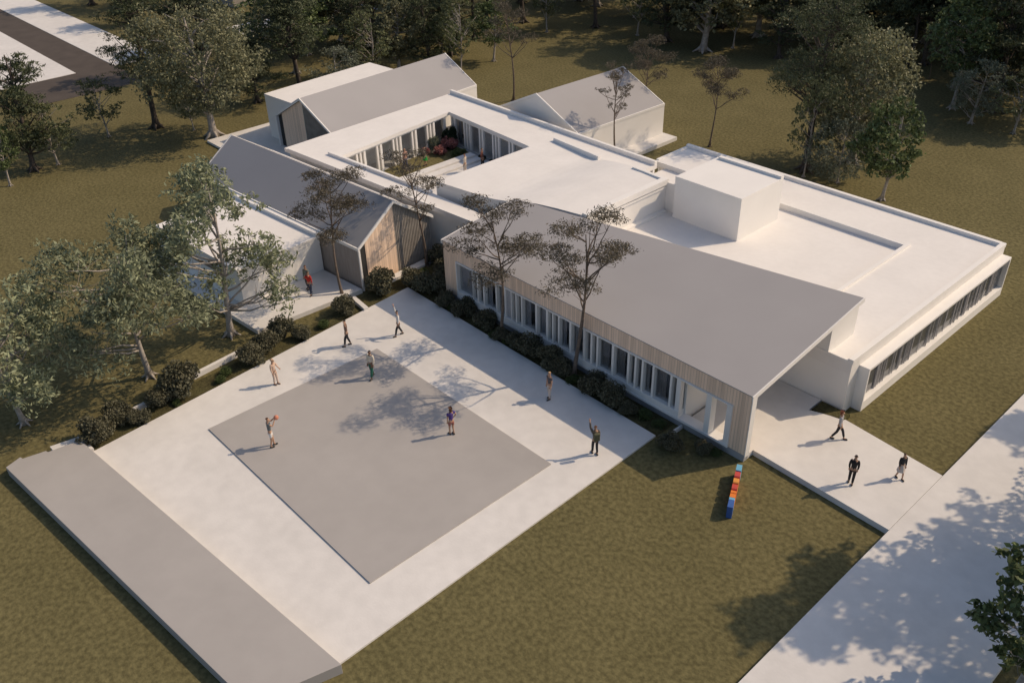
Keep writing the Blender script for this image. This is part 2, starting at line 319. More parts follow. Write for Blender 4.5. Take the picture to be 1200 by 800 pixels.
# ================================================================== HALL
hl = empty('assembly_hall', (2, 10, 0)); tag(hl, 'tall white flat-roofed hall between the courtyard and the long grey roof', 'building')
hxs = [-4.4, -2.5, 0.0, 0.8, 1.6, 2.3, 3.1, 4.0, 5.5, 7.6]; hzs = [3.97, 3.98, 4.0, 4.06, 4.18, 4.32, 4.45, 4.56, 4.66, 4.72]
def hyf(x): return 6.15 + (x + 4.4) * .135 if x < 1.7 else 7.12 + (x - 1.7) * .155
def hyn(x): return 17.05 - (x + 4.4) * 1.5 / 12
hx = [(x, hyf(x)) for x in hxs] + [(x, hyn(x)) for x in reversed(hxs)]
hzf = lambda x, y: float(np.interp(x, hxs, hzs))
MB().prism(hx, 0, lambda x, y: hzf(x, y) - .3).build('wall', M['white'], hl)
q = MB()
for i in range(len(hxs) - 1):
    a, b = hxs[i], hxs[i + 1]; za, zb = hzs[i], hzs[i + 1]
    q.prism([(a, hyf(a)), (b, hyf(b)), (b, hyn(b)), (a, hyn(a))], lambda x, y: hzf(x, y) - .3, hzf)
hr = q.build('roof', M['white_roof'], hl)
hr.data.polygons.foreach_set('use_smooth', [False] * len(hr.data.polygons))
par = lambda pl, z0, z1: MB().prism(pl, z0, z1).build('parapet', M['white'], hl, 0.01)
par([(-3.9, 16.75), (1.1, 16.1), (1.1, 16.38), (-3.9, 17.0)], 3.7, lambda x, y: hzf(x, y) + .26)
par([(4.6, 15.65), (7.3, 15.3), (7.3, 15.55), (4.6, 15.92)], 4.3, lambda x, y: hzf(x, y) + .12)
par([(7.28, 8.0), (7.72, 8.0), (7.72, 15.6), (7.28, 15.6)], 4.45, 4.84)
MB().box(7.6, 8.0, 4.2, 7.67, 15.5, 4.36).build('cornice', M['white'], hl, 0.01)
MB().box(7.6, 8.0, 2.6, 7.95, 15.3, 2.8).build('base_ledge', M['white'], hl, 0.01)
MB().box(7.6, 15.5, 2.6, 8.62, 15.7, 4.6).build('link_wall', M['white'], hl, 0.01)

# ================================================================== COURTYARD GALLERY
cg = empty('courtyard_gallery', (-12, 12, 0)); tag(cg, 'white flat-roofed gallery with colonnade windows around the planted courtyard', 'building')
A = W(-17, 3.6); A2 = W(-12.3, 3.6); Bc = (2.43, 4.83); c_in = W(-12.3, 5.1); d_in = (-4.42, 5.82)
I1 = (-16.3, 17.0); I2 = (3.22, 15.52); O1 = W(-17, 20.6); O1 = (-19.9, 20.35); O2 = (3.22, 20.0)
Dm = W(-0.5, 3.6)
q = MB()
for z0, z1 in ((2.92, 3.2),):
    q.prism([A, A2, c_in, I1, O1], z0, z1); q.prism([A2, Bc, (2.43, 6.0), d_in, c_in], z0, z1); q.prism([I1, (-4.42, 16.10), I2, O2, O1], z0, z1)
q.build('roof', M['white_roof'], cg)
MB().prism([W(-13.3, 4.88), (d_in[0], d_in[1] - .22), d_in, W(-13.3, 5.1)], 3.2, 3.42).build('upstand', M['white'], cg, .01)
MB().prism([(-19.9, 20.1), (3.22, 19.75), (3.22, 20.0), (-19.9, 20.35)], 3.2, 3.5).build('parapet', M['white'], cg, .01)
MB().prism([W(-16.6, 3.6), Bc, (2.43, 4.99), W(-16.6, 3.75)], 3.2, 3.27).build('edge_trim', M['white'], cg, .01)
q = MB(); q.prism([W(-16.8, 3.9), W(4.2, 3.9), W(4.2, 4.05), W(-16.8, 4.05)], 0, 2.92)
q.build('wall', M['white'], cg)
MB().prism([(-19.5, 19.9), (3.2, 19.6), (3.2, 19.8), (-19.5, 20.1)], 0, 2.92).build('rear_wall', M['white'], cg)
def facade(p0, p1, nrm, pat, name='window', depth=0.22, zt=2.92, zb=0.6):
    """columns, panes and curtains along p0->p1; nrm points outwards"""
    p0 = Vector((*p0, 0)); p1 = Vector((*p1, 0)); L = (p1 - p0).length; u = (p1 - p0) / L; nn = Vector((*nrm, 0)).normalized()
    def P(s, d): v = p0 + u * s + nn * d; return (v.x, v.y)
    s = 0; k = 0
    while s < L - .1:
        w_, cw_ = pat[k % len(pat)]; k += 1
        e = min(s + cw_, L); q = MB(); pl = [P(s, -depth), P(e, -depth), P(e, .04), P(s, .04)]
        o = q.prism(pl, zb, zt).build(name, M['white'], cg)
        f = min(e + w_, L)
        if f - e > .05:
            MB().prism([P(e + .002, -.12), P(f - .002, -.12), P(f - .002, -.10), P(e + .002, -.10)], zb, zt - .15).build('pane', M['glass'], o)
            MB().prism([P(e + .002, -depth), P(f - .002, -depth), P(f - .002, .0), P(e + .002, .0)], zt - .148, zt).build('head', M['white'], o)
            if k % 7 == 2: MB().prism([P(e + .002, -.35), P(e + w_ * .35, -.35), P(e + w_ * .35, -.3), P(e + .002, -.3)], zb, zt).build('curtain', M['curtain'], o)
        s = f
pat = [(.22, .17), (1.15, .20), (.22, .17), (.22, .15), (1.15, .20)]
cyA = Vector((*c_in, 0)); cyB = Vector((*I1, 0)); dd = (cyB - cyA).normalized(); nW = (dd.y, -dd.x)
facade(W(-12.42, 5.1), (-16.42, 16.9), nW, pat)
facade((-16.2, 17.12), (-4.4, 16.22), (-.076, -1), pat)
MB().prism([W(-14.3, 4.1), W(-14.2, 4.1), W(-15.0, 18), W(-15.1, 18)], 0, 2.9).build('inner_wall', M['white'], cg)
MB().prism([(-15.5, 18.0), (-4.4, 17.2), (-4.4, 17.3), (-15.5, 18.1)], 0, 2.9).build('inner_wall', M['white'], cg)
q = MB(); q.prism([A, W(-12.3, 4.1), W(-13.0, 17.2), (-19.4, 19.8)], 0, .6); q.prism([(-16.2, 17.15), (-4.4, 16.25), (-4.4, 19.5), (-16.2, 19.7)], 0, .6)
q.build('floor', M['concrete'], cg)
tag(MB().prism([W(-12.2, 4.2), (-4.45, 5.5), (-4.45, 16.05), (-16.2, 16.98)], -.1, 0.55).build('courtyard_paving', M['concrete']), kind='structure')
tag(MB().prism([(-15.0, 7.0), (-12.9, 7.2), (-12.7, 16.5), (-16.0, 16.75), (-15.75, 12.0)], 0.5, 0.62).build('courtyard_lawn', M['grass']), kind='structure')
o = empty('courtyard_steps', (-12, 11, 0)); tag(o, 'white bench-like steps beside the courtyard planting', 'steps')
for k in range(3):
    x = -12.6 + k * .75
    MB().prism([(x, 7.6), (x + .72, 7.6), (x + .72, 16.0), (x, 16.0)], .5, 1.0 - k * .14).build('step', M['concrete'], o, .01)

# ================================================================== GABLED HOUSES
def gabled(name, label, fn, half, y0, y1, ze, zr, front='timber', cx=0.0, inset=.22, rleg=True, side='white'):
    """local frame: ridge along y at x=cx, front at y=y0; fn maps local to world"""
    c = fn(cx, (y0 + y1) / 2, 0); E = empty(name, (c[0], c[1], 0)); tag(E, label, 'building', 'white gabled houses of the school')
    xl, xr = cx - half, cx + half; t = .16
    yi = y0 + inset
    q = MB()
    def gab(y):
        q.f.append(tuple(range(len(q.v), len(q.v) + 5))); q.v.extend([(xl + .12, y, 0), (xr - .12, y, 0), (xr - .12, y, ze), (cx, y, zr - .05), (xl + .12, y, ze)])
    gab(yi + .05); gab(y1 - .02)
    if rleg: q.quad((xr - .15, yi + .06, 0), (xr - .15, y0, 0), (xr - .15, y0, ze), (xr - .15, yi + .06, ze))
    q.quad((xr - .03, y0 + .0 if rleg else yi + .05, 0), (xr - .03, y1, 0), (xr - .03, y1, ze - .05), (xr - .03, y0 if rleg else yi + .05, ze - .05))
    if rleg: q.quad((xr - .15, y0, 0), (xr - .03, y0, 0), (xr - .03, y0, ze - .05), (xr - .15, y0, ze - .05))
    sdw = MB().quad((xl + .03, y1, 0), (xl + .03, y0 + .1, 0), (xl + .03, y0 + .1, ze - .05), (xl + .03, y1, ze - .05)).build('side_wall', M[side], E, fn=fn)
    q.quad((xl + .03, y0 + .1, 0), (xl + .03, y0, 0), (xl + .03, y0, ze - .05), (xl + .03, y0 + .1, ze - .05)); q.quad((xl + .03, y0, 0), (xl + .15, y0, 0), (xl + .15, y0, ze), (xl + .03, y0, ze - .05)); q.quad((xl + .15, y0, 0), (xl + .15, yi + .06, 0), (xl + .15, yi + .06, ze), (xl + .15, y0, ze))
    q.build('wall', M['white'], E, fn=fn)
    r = MB(); sl = (zr - ze) / half
    def slope(s):
        x = cx + s * half; ye0, ye1 = y0 + .09, y1 - .09
        a = [(cx, ye0, zr), (x - s * .1, ye0, ze + sl * .1), (x - s * .1, ye1, ze + sl * .1), (cx, ye1, zr)]
        if s > 0: a = [a[0], a[1], a[2], a[3]]
        b = [(p[0], p[1], p[2] - t) for p in a]; i = len(r.v); r.v.extend(a + b)
        r.f.extend([(i, i + 1, i + 2, i + 3), (i + 4, i + 7, i + 6, i + 5), (i, i + 4, i + 5, i + 1), (i + 1, i + 5, i + 6, i + 2), (i + 2, i + 6, i + 7, i + 3)])
    slope(1); slope(-1)
    ro = r.build('roof', M['roof'], E, fn=fn)
    tm = MB()
    def bar(p, q_, w=.09, h=.2):
        p, q_ = Vector(p), Vector(q_); d = (q_ - p).normalized()
        if abs(d.y) > .9: s_ = Vector((w / 2, 0, 0))
        else: s_ = Vector((0, w / 2, 0))
        u_ = Vector((0, 0, .035)); lo = Vector((0, 0, -h))
        a = [p - s_ + u_, p + s_ + u_, q_ + s_ + u_, q_ - s_ + u_]; b = [v + lo for v in a]; i = len(tm.v); tm.v.extend([tuple(v) for v in a + b])
        tm.f.extend([(i, i + 1, i + 2, i + 3), (i + 4, i + 7, i + 6, i + 5), (i, i + 4, i + 5, i + 1), (i + 1, i + 5, i + 6, i + 2), (i + 2, i + 6, i + 7, i + 3), (i + 3, i + 7, i + 4, i)])
    for yy in (y0 + .045, y1 - .045):
        bar((xl, yy, ze), (cx, yy, zr)); bar((cx, yy, zr), (xr, yy, ze))
    bar((xl + .05, y0 + .09, ze + .02), (xl + .05, y1 - .09, ze + .02), .1); bar((xr - .05, y0 + .09, ze + .02), (xr - .05, y1 - .09, ze + .02), .1)
    tm.build('roof_trim', M['white'], ro, fn=fn)
    zl = lambda x: zr - sl * abs(x - cx) - .2
    if front == 'timber':
        wx0 = xl + .72
        MB().quad((wx0, yi, .05), (cx, yi, .05), (cx, yi, zl(cx)), (wx0, yi, zl(wx0))).quad((wx0, yi, .05), (wx0, yi, zl(wx0)), (wx0, yi + .3, zl(wx0)), (wx0, yi + .3, .05)).build('timber_gable', M['wood'], E, fn=fn)
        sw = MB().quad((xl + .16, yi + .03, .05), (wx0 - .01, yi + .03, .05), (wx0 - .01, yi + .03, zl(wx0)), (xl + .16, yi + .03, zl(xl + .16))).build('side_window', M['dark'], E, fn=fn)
        s_ = MB(); x = cx + .02
        s_.quad((cx, yi + .04, .05), (xr - .16, yi + .04, .05), (xr - .16, yi + .04, zl(xr - .16)), (cx, yi + .04, zl(cx)))
        while x < xr - .2:
            s_.prism([(x, yi - .0), (x + .06, yi - .0), (x + .06, yi + .039), (x, yi + .039)], .05, lambda a, b: zl(a)); x += .13
        s_.build('slat_screen', M['slat'], E, fn=fn)
    else:
        MB().quad((xl + .16, yi, .0), (xr - .16, yi, .0), (xr - .16, yi, zl(xr - .16)), (cx, yi, zl(cx)), (xl + .16, yi, zl(xl + .16))).build('white_gable', M['white'], E, fn=fn)
    return E
# house facing the plaza: local y runs away from the plaza (-x of frame W)
fS = lambda x, y, z: W3(-y, x, z)
fS2 = lambda x, y, z: W3(-y, x, z)
gabled('gabled_house', 'gabled house with shaded grey roof and timber gable end nearest the plaza trees', fS, 3.12, 0.0, 18.0, 2.92, 5.05, rleg=False, side='greywood')
fN = lambda x, y, z: W3(x, y, z)
gabled('gabled_house', 'gabled house with sunlit grey roof and shaded timber gable on the far courtyard side', fN, 3.9, 8.05, 24.3, 2.9, 5.08, cx=-20.85)
fE = lambda x, y, z: (x - .0 + (y - 26) * .03, y, z)
gabled('gabled_house', 'plain white gabled house with sunlit end wall standing on a white slab at the lawn', fE, 4.72, 21.1, 31.25, 2.9, 5.08, front='white', cx=-10.07, inset=.1)

# flat annexes
an = empty('flat_annex', (*W(-9, -6), 0)); tag(an, 'white flat-roofed annex on the deck, dappled by the grey-green trees', 'building', 'white flat annexes beside gabled houses')
MB().prism(Wp([(-13.4, -9.15), (-3.85, -9.15), (-3.85, -3.2), (-13.4, -3.2)]), 0, 2.5).build('wall', M['white'], an)
MB().prism(Wp([(-13.42, -9.17), (-3.83, -9.17), (-3.83, -3.14), (-13.42, -3.14)]), 2.5, 2.66).build('roof', M['white_roof'], an, .01)
MB().prism(Wp([(-13.42, -3.42), (-3.83, -3.42), (-3.83, -3.14), (-13.42, -3.14)]), 2.66, 2.9).build('parapet', M['white'], an, .01)
an = empty('flat_annex', (*W(-25, 14), 0)); tag(an, 'white flat-roofed annex behind the sunlit grey gable roof, tree shadow on top', 'building', 'white flat annexes beside gabled houses')
MB().prism(Wp([(-27.2, 8.9), (-23.2, 8.9), (-23.2, 20.5), (-27.2, 20.5)]), 0, 3.8).build('wall', M['white'], an)
MB().prism(Wp([(-27.22, 8.88), (-23.18, 8.88), (-23.18, 20.52), (-27.22, 20.52)]), 3.8, 3.98).build('roof', M['white_roof'], an, .01)
# distant low building
o = empty('distant_building', (-82, 34, 0)); tag(o, 'far low building with grey flat roof at the upper edge of the picture', 'building')
MB().box(-98, 29.5, 0, -77, 38, 3.0).build('wall', M['slat'], o); MB().box(-98.2, 29.2, 3.0, -76.8, 38.2, 3.2).build('roof', M['roof'], o)

# low walls
def wall(pts, z, label, w=.22, m='concrete'):
    p, q_ = Vector((*pts[0], 0)), Vector((*pts[1], 0)); d = (q_ - p).normalized(); s_ = Vector((-d.y, d.x, 0)) * w / 2
    tag(MB().prism([tuple(v)[:2] for v in (p - s_, q_ - s_, q_ + s_, p + s_)], -.1, z).build('low_wall', M[m], bevel=.01), label, 'low wall', 'low kerb walls of the planting beds')
wall([(-.45, -14.2), (-.8, -10.9)], .3, 'low pale wall behind the bushes below the annex deck')
wall([(0.35, -18.9), (0.1, -16.9)], .28, 'short low wall half hidden behind the bushes nearest the grey platform')
wall([(-1.25, -3.25), (.45, -3.45)], .25, 'short low wall crossing the bed by the timber gable corner', .3)
wall([(20.6, -.2), (20.6, 1.15)], .2, 'short low kerb dividing the bed near the entrance end', .12)

exec_trees = True
# ================================================================== VEGETATION
rng = np.random.default_rng(7)
def np_mesh(name, V, F4, m):
    me = bpy.data.meshes.new(name); nv, nf = len(V), len(F4)
    me.vertices.add(nv); me.vertices.foreach_set('co', V.astype(np.float32).ravel())
    me.loops.add(nf * 4); me.loops.foreach_set('vertex_index', F4.astype(np.int32).ravel())
    me.polygons.add(nf); me.polygons.foreach_set('loop_start', np.arange(0, nf * 4, 4, dtype=np.int32)); me.polygons.foreach_set('loop_total', np.full(nf, 4, dtype=np.int32))
    me.update(); me.validate(); me.materials.append(m); return me
def leaves(centers, L, Wd, rng, up=0.0):
    """diamond leaves at centres; L length, Wd width"""
    n_ = len(centers); a = rng.normal(size=(n_, 3)); a[:, 2] *= (1 - up); a /= np.linalg.norm(a, axis=1)[:, None]
    b = rng.normal(size=(n_, 3)); b -= (b * a).sum(1)[:, None] * a; b /= np.linalg.norm(b, axis=1)[:, None]
    s = rng.uniform(.6, 1.3, (n_, 1)); A_ = a * L * s / 2; B_ = b * Wd * s / 2
    V = np.stack([centers - A_, centers + B_, centers + A_, centers - B_], 1).reshape(-1, 3); F = np.arange(n_ * 4).reshape(-1, 4)
    return V, F
def clump_pts(c, r, n_, rng, flat=1.0):
    d = rng.normal(size=(n_, 3)); d /= np.linalg.norm(d, axis=1)[:, None]
    rad = rng.uniform(0.15, 1, (n_, 1)) ** 0.5
    return c + d * rad * np.array([r, r, r * flat])

def make_tree(kind, h, r, seed, dens=1.0):
    """returns (trunk mesh, crown mesh) in local space with base at the origin"""
    R = np.random.default_rng(seed); rd = random.Random(seed); T = MB(); cl = []
    spec = dict(
        broad=dict(z0=.2, z1=1.0, nc=120, cr=.25, nl=130, L=.27, W=.15, flat=.8, tr=.028, bark='bark_pale', leaf='leaf_broad', limbs=26, shape='egg'),
        olive=dict(z0=.20, z1=1.0, nc=92, cr=.23, nl=165, L=.28, W=.10, flat=.8, tr=.019, bark='bark_pale', leaf='leaf_olive', limbs=30, shape='lobes'),
        green=dict(z0=.25, z1=1.0, nc=60, cr=.26, nl=110, L=.28, W=.15, flat=.7, tr=.018, bark='bark_pale', leaf='leaf_green', limbs=22, shape='egg'),
        grey=dict(z0=.08, z1=1.0, nc=60, cr=.27, nl=120, L=.22, W=.09, flat=.8, tr=.018, bark='bark_pale', leaf='leaf_grey', limbs=18, shape='egg'),
        birch=dict(z0=.22, z1=1.0, nc=42, cr=.24, nl=85, L=.24, W=.13, flat=.75, tr=.014, bark='bark_pale', leaf='leaf_birch', limbs=20, shape='egg'),
        dark=dict(z0=.18, z1=1.0, nc=75, cr=.26, nl=150, L=.26, W=.07, flat=.42, tr=.024, bark='bark_dark', leaf='leaf_dark', limbs=34, shape='layer'),
        tallpine=dict(z0=.42, z1=1.0, nc=85, cr=.27, nl=150, L=.24, W=.07, flat=.42, tr=.022, bark='bark_dark', leaf='leaf_dark', limbs=34, shape='layer'),
        pine=dict(z0=.52, z1=1.0, nc=20, cr=.30, nl=430, L=.15, W=.045, flat=.34, tr=.0125, bark='bark', leaf='leaf_pine', limbs=26, shape='umbrella'),
        wispy=dict(z0=.55, z1=1.0, nc=24, cr=.25, nl=170, L=.15, W=.04, flat=.6, tr=.011, bark='bark', leaf='leaf_pine', limbs=26, shape='umbrella'))[kind]
    s = spec
    # trunk
    lean = np.array([rd.uniform(-.05, .05), rd.uniform(-.05, .05)]) * h; ph = rd.uniform(0, 6)
    bend = {'pine': .035, 'wispy': .03, 'olive': .02}.get(kind, .015) * h
    def tp(t): return np.array([lean[0] * t + bend * math.sin(ph + 4 * t) - bend * math.sin(ph), lean[1] * t + bend * math.cos(ph + 3.4 * t) - bend * math.cos(ph), h * t])
    ttop = .97 if s['shape'] in ('layer',) else .86; N = 11; tr = s['tr'] * h
    ts = [i / N * ttop for i in range(N + 1)]
    T.tube([tp(t) for t in ts], [tr * (1.5 if i == 0 else 1) * (1 - .82 * i / N) for i in range(N + 1)], 8)
    for j in range(5):      # root flare
        a = j * 1.26 + ph; T.tube([(0, 0, tr * 2.2), (math.cos(a) * tr * 1.6, math.sin(a) * tr * 1.6, tr * .7), (math.cos(a) * tr * 3.2, math.sin(a) * tr * 3.2, -.05)], [tr * .7, tr * .45, tr * .15], 5)
    ax = tp(.8)
    lobes = None
    if s['shape'] == 'lobes':
        lobes = []
        for j in range(12):
            a = j * 2.4 + rd.uniform(-.4, .4); rr = rd.uniform(.35, .78) * r
            lobes.append((np.array([math.cos(a) * rr, math.sin(a) * rr, h * rd.uniform(.30, .86)]), r * rd.uniform(.28, .42)))
        lobes.append((np.array([ax[0], ax[1], h * .82]), r * .48))
    for i in range(s['nc']):
        if s['shape'] == 'egg':
            a = rd.uniform(0, 2 * math.pi); u = rd.uniform(-1, 1); q = rd.uniform(.45, 1) ** .6
            wob = 1 + .18 * math.sin(3 * a + ph) + .12 * math.sin(5 * a + u * 4)
            zc = h * (s['z0'] + s['z1']) / 2; hz = h * (s['z1'] - s['z0']) / 2
            k = math.sqrt(max(0, 1 - u * u)); k *= 1.0 if u < 0 else .92
            c = np.array([math.cos(a) * k * r * q * wob * .86, math.sin(a) * k * r * q * wob * .86, zc + u * hz * .86 * (q * .3 + .7)]); cr = s['cr'] * r * rd.uniform(.7, 1.2)
        elif s['shape'] == 'lobes':
            c0, lr = lobes[rd.randrange(len(lobes))]; d = R.normal(size=3); d /= np.linalg.norm(d); c = c0 + d * lr * rd.uniform(.3, 1) * np.array([1, 1, .8]); cr = s['cr'] * r * rd.uniform(.6, 1.15)
        elif s['shape'] == 'layer':
            lay = 8; li = rd.randrange(lay); t = s['z0'] + (1 - s['z0']) * (li + rd.uniform(0, .35)) / lay
            rr = r * (1.0 - .62 * ((t - s['z0']) / (1 - s['z0'])) ** 1.6) * rd.uniform(.2, .95); a = rd.uniform(0, 6.28) + li
            p = tp(min(t, .95)); c = np.array([p[0] + math.cos(a) * rr, p[1] + math.sin(a) * rr, h * min(t + .03, .97)]); cr = s['cr'] * r * rd.uniform(.7, 1.15)
        else:
            a = rd.uniform(0, 6.28); rr = r * math.sqrt(rd.uniform(.03, .75)); t = s['z0'] + (1 - s['z0']) * rd.uniform(.15, .93) * (1 - .35 * (rr / r) ** 2)
            c = np.array([math.cos(a) * rr + ax[0] * .7, math.sin(a) * rr + ax[1] * .7, h * t]); cr = s['cr'] * r * rd.uniform(.6, 1.25)
        if s['shape'] == 'umbrella':
            nb = 8; b_ = i % nb; t = s['z0'] + (1 - s['z0']) * (b_ / nb) * .95; a = b_ * 2.4 + ph; ln = r * (1.0 - .55 * (b_ / nb) ** 1.5)
            f = [1.0, .72, .5][(i // nb) % 3] if i < 24 else .3; a2 = a + rd.uniform(-.45, .45) * (1.2 - f + .5)
            p = tp(min(t, .84)); c = np.array([p[0] + math.cos(a2) * ln * f * .8, p[1] + math.sin(a2) * ln * f * .8, h * min(.95, t + .045 + .03 * f) + rd.uniform(-.015, .02) * h]); cr = s['cr'] * r * rd.uniform(.75, 1.2)
        cl.append((c, cr))
        if i < (16 if s['shape'] == 'umbrella' else s['limbs']):
            tz = max(s['z0'] * .8, min(ttop - .04, c[2] / h - rd.uniform(.08, .28))); p0 = tp(tz); e = c * .98
            mid = (p0 + e) / 2 + np.array([0, 0, (-.03 if kind in ('pine', 'wispy', 'olive') else .0) * h + rd.uniform(-.03, .05) * h]); pts = []; rs = []
            for k in range(6):
                w_ = k / 5; pts.append((1 - w_) ** 2 * p0 + 2 * w_ * (1 - w_) * mid + w_ * w_ * e + (np.array([rd.uniform(-1, 1), rd.uniform(-1, 1), rd.uniform(-1, 1)]) * .02 * r if 0 < k < 5 else 0)); rs.append(tr * .34 * (1 - .85 * w_) + .006)
            T.tube(pts, rs, 5)
            for k in range(3):          # twigs
                w_ = rd.choice([3, 4]); d = R.normal(size=3); d[2] = abs(d[2]) * .6; d /= np.linalg.norm(d)
                T.tube([pts[w_], pts[w_] + d * cr * .5, pts[w_] + d * cr + np.array([0, 0, .1 * cr])], [rs[w_] * .6, rs[w_] * .4, .006], 4)
    Vs, Fs, off = [], [], 0
    for c, cr in cl:
        n_ = int(s['nl'] * dens * (cr / (s['cr'] * r)) ** 2)
        # a clump is a handful of small sprays
        sp = clump_pts(c, cr, max(4, n_ // 12), R, s['flat'])
        pts = (sp[:, None, :] + R.normal(size=(len(sp), 12, 3)) * cr * np.array([.16, .16, .16 * s['flat']])).reshape(-1, 3)
        V, F = leaves(pts, s['L'], s['W'], R); Vs.append(V); Fs.append(F + off); off += len(V)
    me = np_mesh(kind + '_crown', np.concatenate(Vs), np.concatenate(Fs), M[s['leaf']])
    tm = bpy.data.meshes.new(kind + '_trunk'); tm.from_pydata([tuple(map(float, v)) for v in T.v], [], T.f); tm.update(); tm.materials.append(M[s['bark']])
    tm.polygons.foreach_set('use_smooth', [True] * len(tm.polygons))
    return tm, me
_lib = {}
def place_tree(kind, x, y, h, r, label, cat='tree', group=None, own=None, rz=None, dens=1.0, name=None, z=0):
    key = (kind, own if own is not None else int(abs(x * 7 + y * 13)) % 3)
    if own is not None: tm, me = make_tree(kind, h, r, own, dens); sc = (1, 1, 1)
    else:
        if key not in _lib: _lib[key] = make_tree(kind, 8.0, 3.0, 100 + key[1] * 17 + len(kind))
        tm, me = _lib[key]; sc = (r / 3.0, r / 3.0, h / 8.0)
    nm = name or dict(broad='broadleaf_tree', olive='olive_tree', green='leafy_tree', grey='bushy_tree', birch='birch_tree', dark='dark_pine_tree', tallpine='tall_pine_tree', pine='pine_tree', wispy='slender_pine_tree')[kind]
    e = empty(nm, (x, y, z), rz if rz is not None else (x * 3.7 + y * 1.9) % 6.28); e.scale = sc
    for n_, d in (('trunk', tm), ('crown', me)):
        o = bpy.data.objects.new(n_, d); col.objects.link(o); o.parent = e
    tag(e, label, cat, group); return e

GF = 'grey-green trees left of the plaza'
place_tree('olive', -2.9, -22.2, 7.6, 4.6, 'grey-green leafy tree cut off by the left edge of the picture, nearest the platform', group=GF, own=11)
place_tree('olive', -2.3, -15.8, 8.6, 4.7, 'grey-green leafy tree with forked pale limbs, middle of the three beside the bushes', group=GF, own=24)
place_tree('olive', -3.0, -10.6, 10.2, 4.0, 'tall grey-green tree whose crown hangs over the deck annex roof', group=GF, own=35)
GP = 'thin pines beside the buildings'
place_tree('pine', -2.0, -3.5, 8.0, 2.6, 'thin brownish pine standing before the timber gable corner', group=GP, own=41)
place_tree('pine', -1.5, 2.7, 7.9, 2.3, 'thin pine in the corner between the timber gable and the long wing', group=GP, own=57, dens=.5)
place_tree('pine', 8.3, 0.3, 8.8, 2.7, 'thin flat-topped pine before the long window row, nearer the timber gable', group=GP, own=63)
place_tree('pine', 13.9, 0.45, 10.0, 2.8, 'tallest thin pine before the middle of the long window row', group=GP, own=74)
place_tree('wispy', -4.3, 24.2, 7.9, 1.7, 'dark bare-stemmed pine in front of the plain white gabled house', group=GP, own=85, dens=.7)
place_tree('wispy', -8.9, 32.6, 7.6, 2.5, 'brown thin-crowned pine just behind the plain white gabled house', group=GP, own=96, dens=2)
place_tree('wispy', -1.0, 32.2, 7.3, 2.5, 'brown thin-crowned pine on the lawn behind the flat-roofed block', group=GP, own=107, dens=2)
place_tree('wispy', -21.6, 29.1, 9.4, 2.6, 'very slim tall pine with a bare stem between the two sunlit gable roofs', group=GP, own=118, dens=1.4)
place_tree('broad', -33.9, 4.3, 12.0, 5.6, 'large round broadleaf tree with spreading roots behind the back terrace', own=129, dens=1.3)
place_tree('tallpine', -39.9, 1.7, 12.2, 3.6, 'tall dark pine with long bare trunk left of the large round tree', own=130)
GR = 'trees behind the flat-roofed block'
place_tree('tallpine', 7.4, 33.2, 13.0, 4.8, 'tall dark pine with long side boughs behind the flat-roofed block', group=GR, own=141, dens=1.3)
place_tree('birch', 8.0, 32.0, 7.2, 1.8, 'slim pale-stemmed tree forking beside the tall dark pine trunk', group=GR)
place_tree('broad', 9.2, 37.0, 10.4, 4.5, 'round olive-coloured tree rising right of the tall dark pine', group=GR, own=152)
place_tree('grey', 10.4, 32.8, 5.0, 2.8, 'low grey-green bushy tree just behind the block parapet', group=GR, own=163)
place_tree('green', 14.3, 32.2, 7.3, 2.7, 'bright green young tree standing alone nearest the right lawn', group=GR, own=174)
place_tree('green', 37.9, -2.4, 6.8, 2.3, 'dark green tree beside the road, cut off by the right edge of the picture', own=186, dens=.75)
GO = 'trees beyond the road'
place_tree('broad', 37.6, 6.9, 14.0, 3.1, 'tallest tree by the road whose crown shades the lawn edge', group=GO, own=191)
place_tree('broad', 39.6, 8.6, 12.4, 3.3, 'tree beyond the road, second along, shading the paving', group=GO, own=192, dens=.42)
place_tree('broad', 39.9, 13.6, 12.0, 3.2, 'third tree beyond the road, shading the path junction', group=GO, own=193, dens=.45)
place_tree('broad', 42.6, 6.0, 12.0, 3.2, 'tree standing furthest back from the road', group=GO, own=195, dens=.42)
place_tree('broad', 38.6, 22.5, 12.0, 2.7, 'farthest tree along the road', group=GO, own=194)

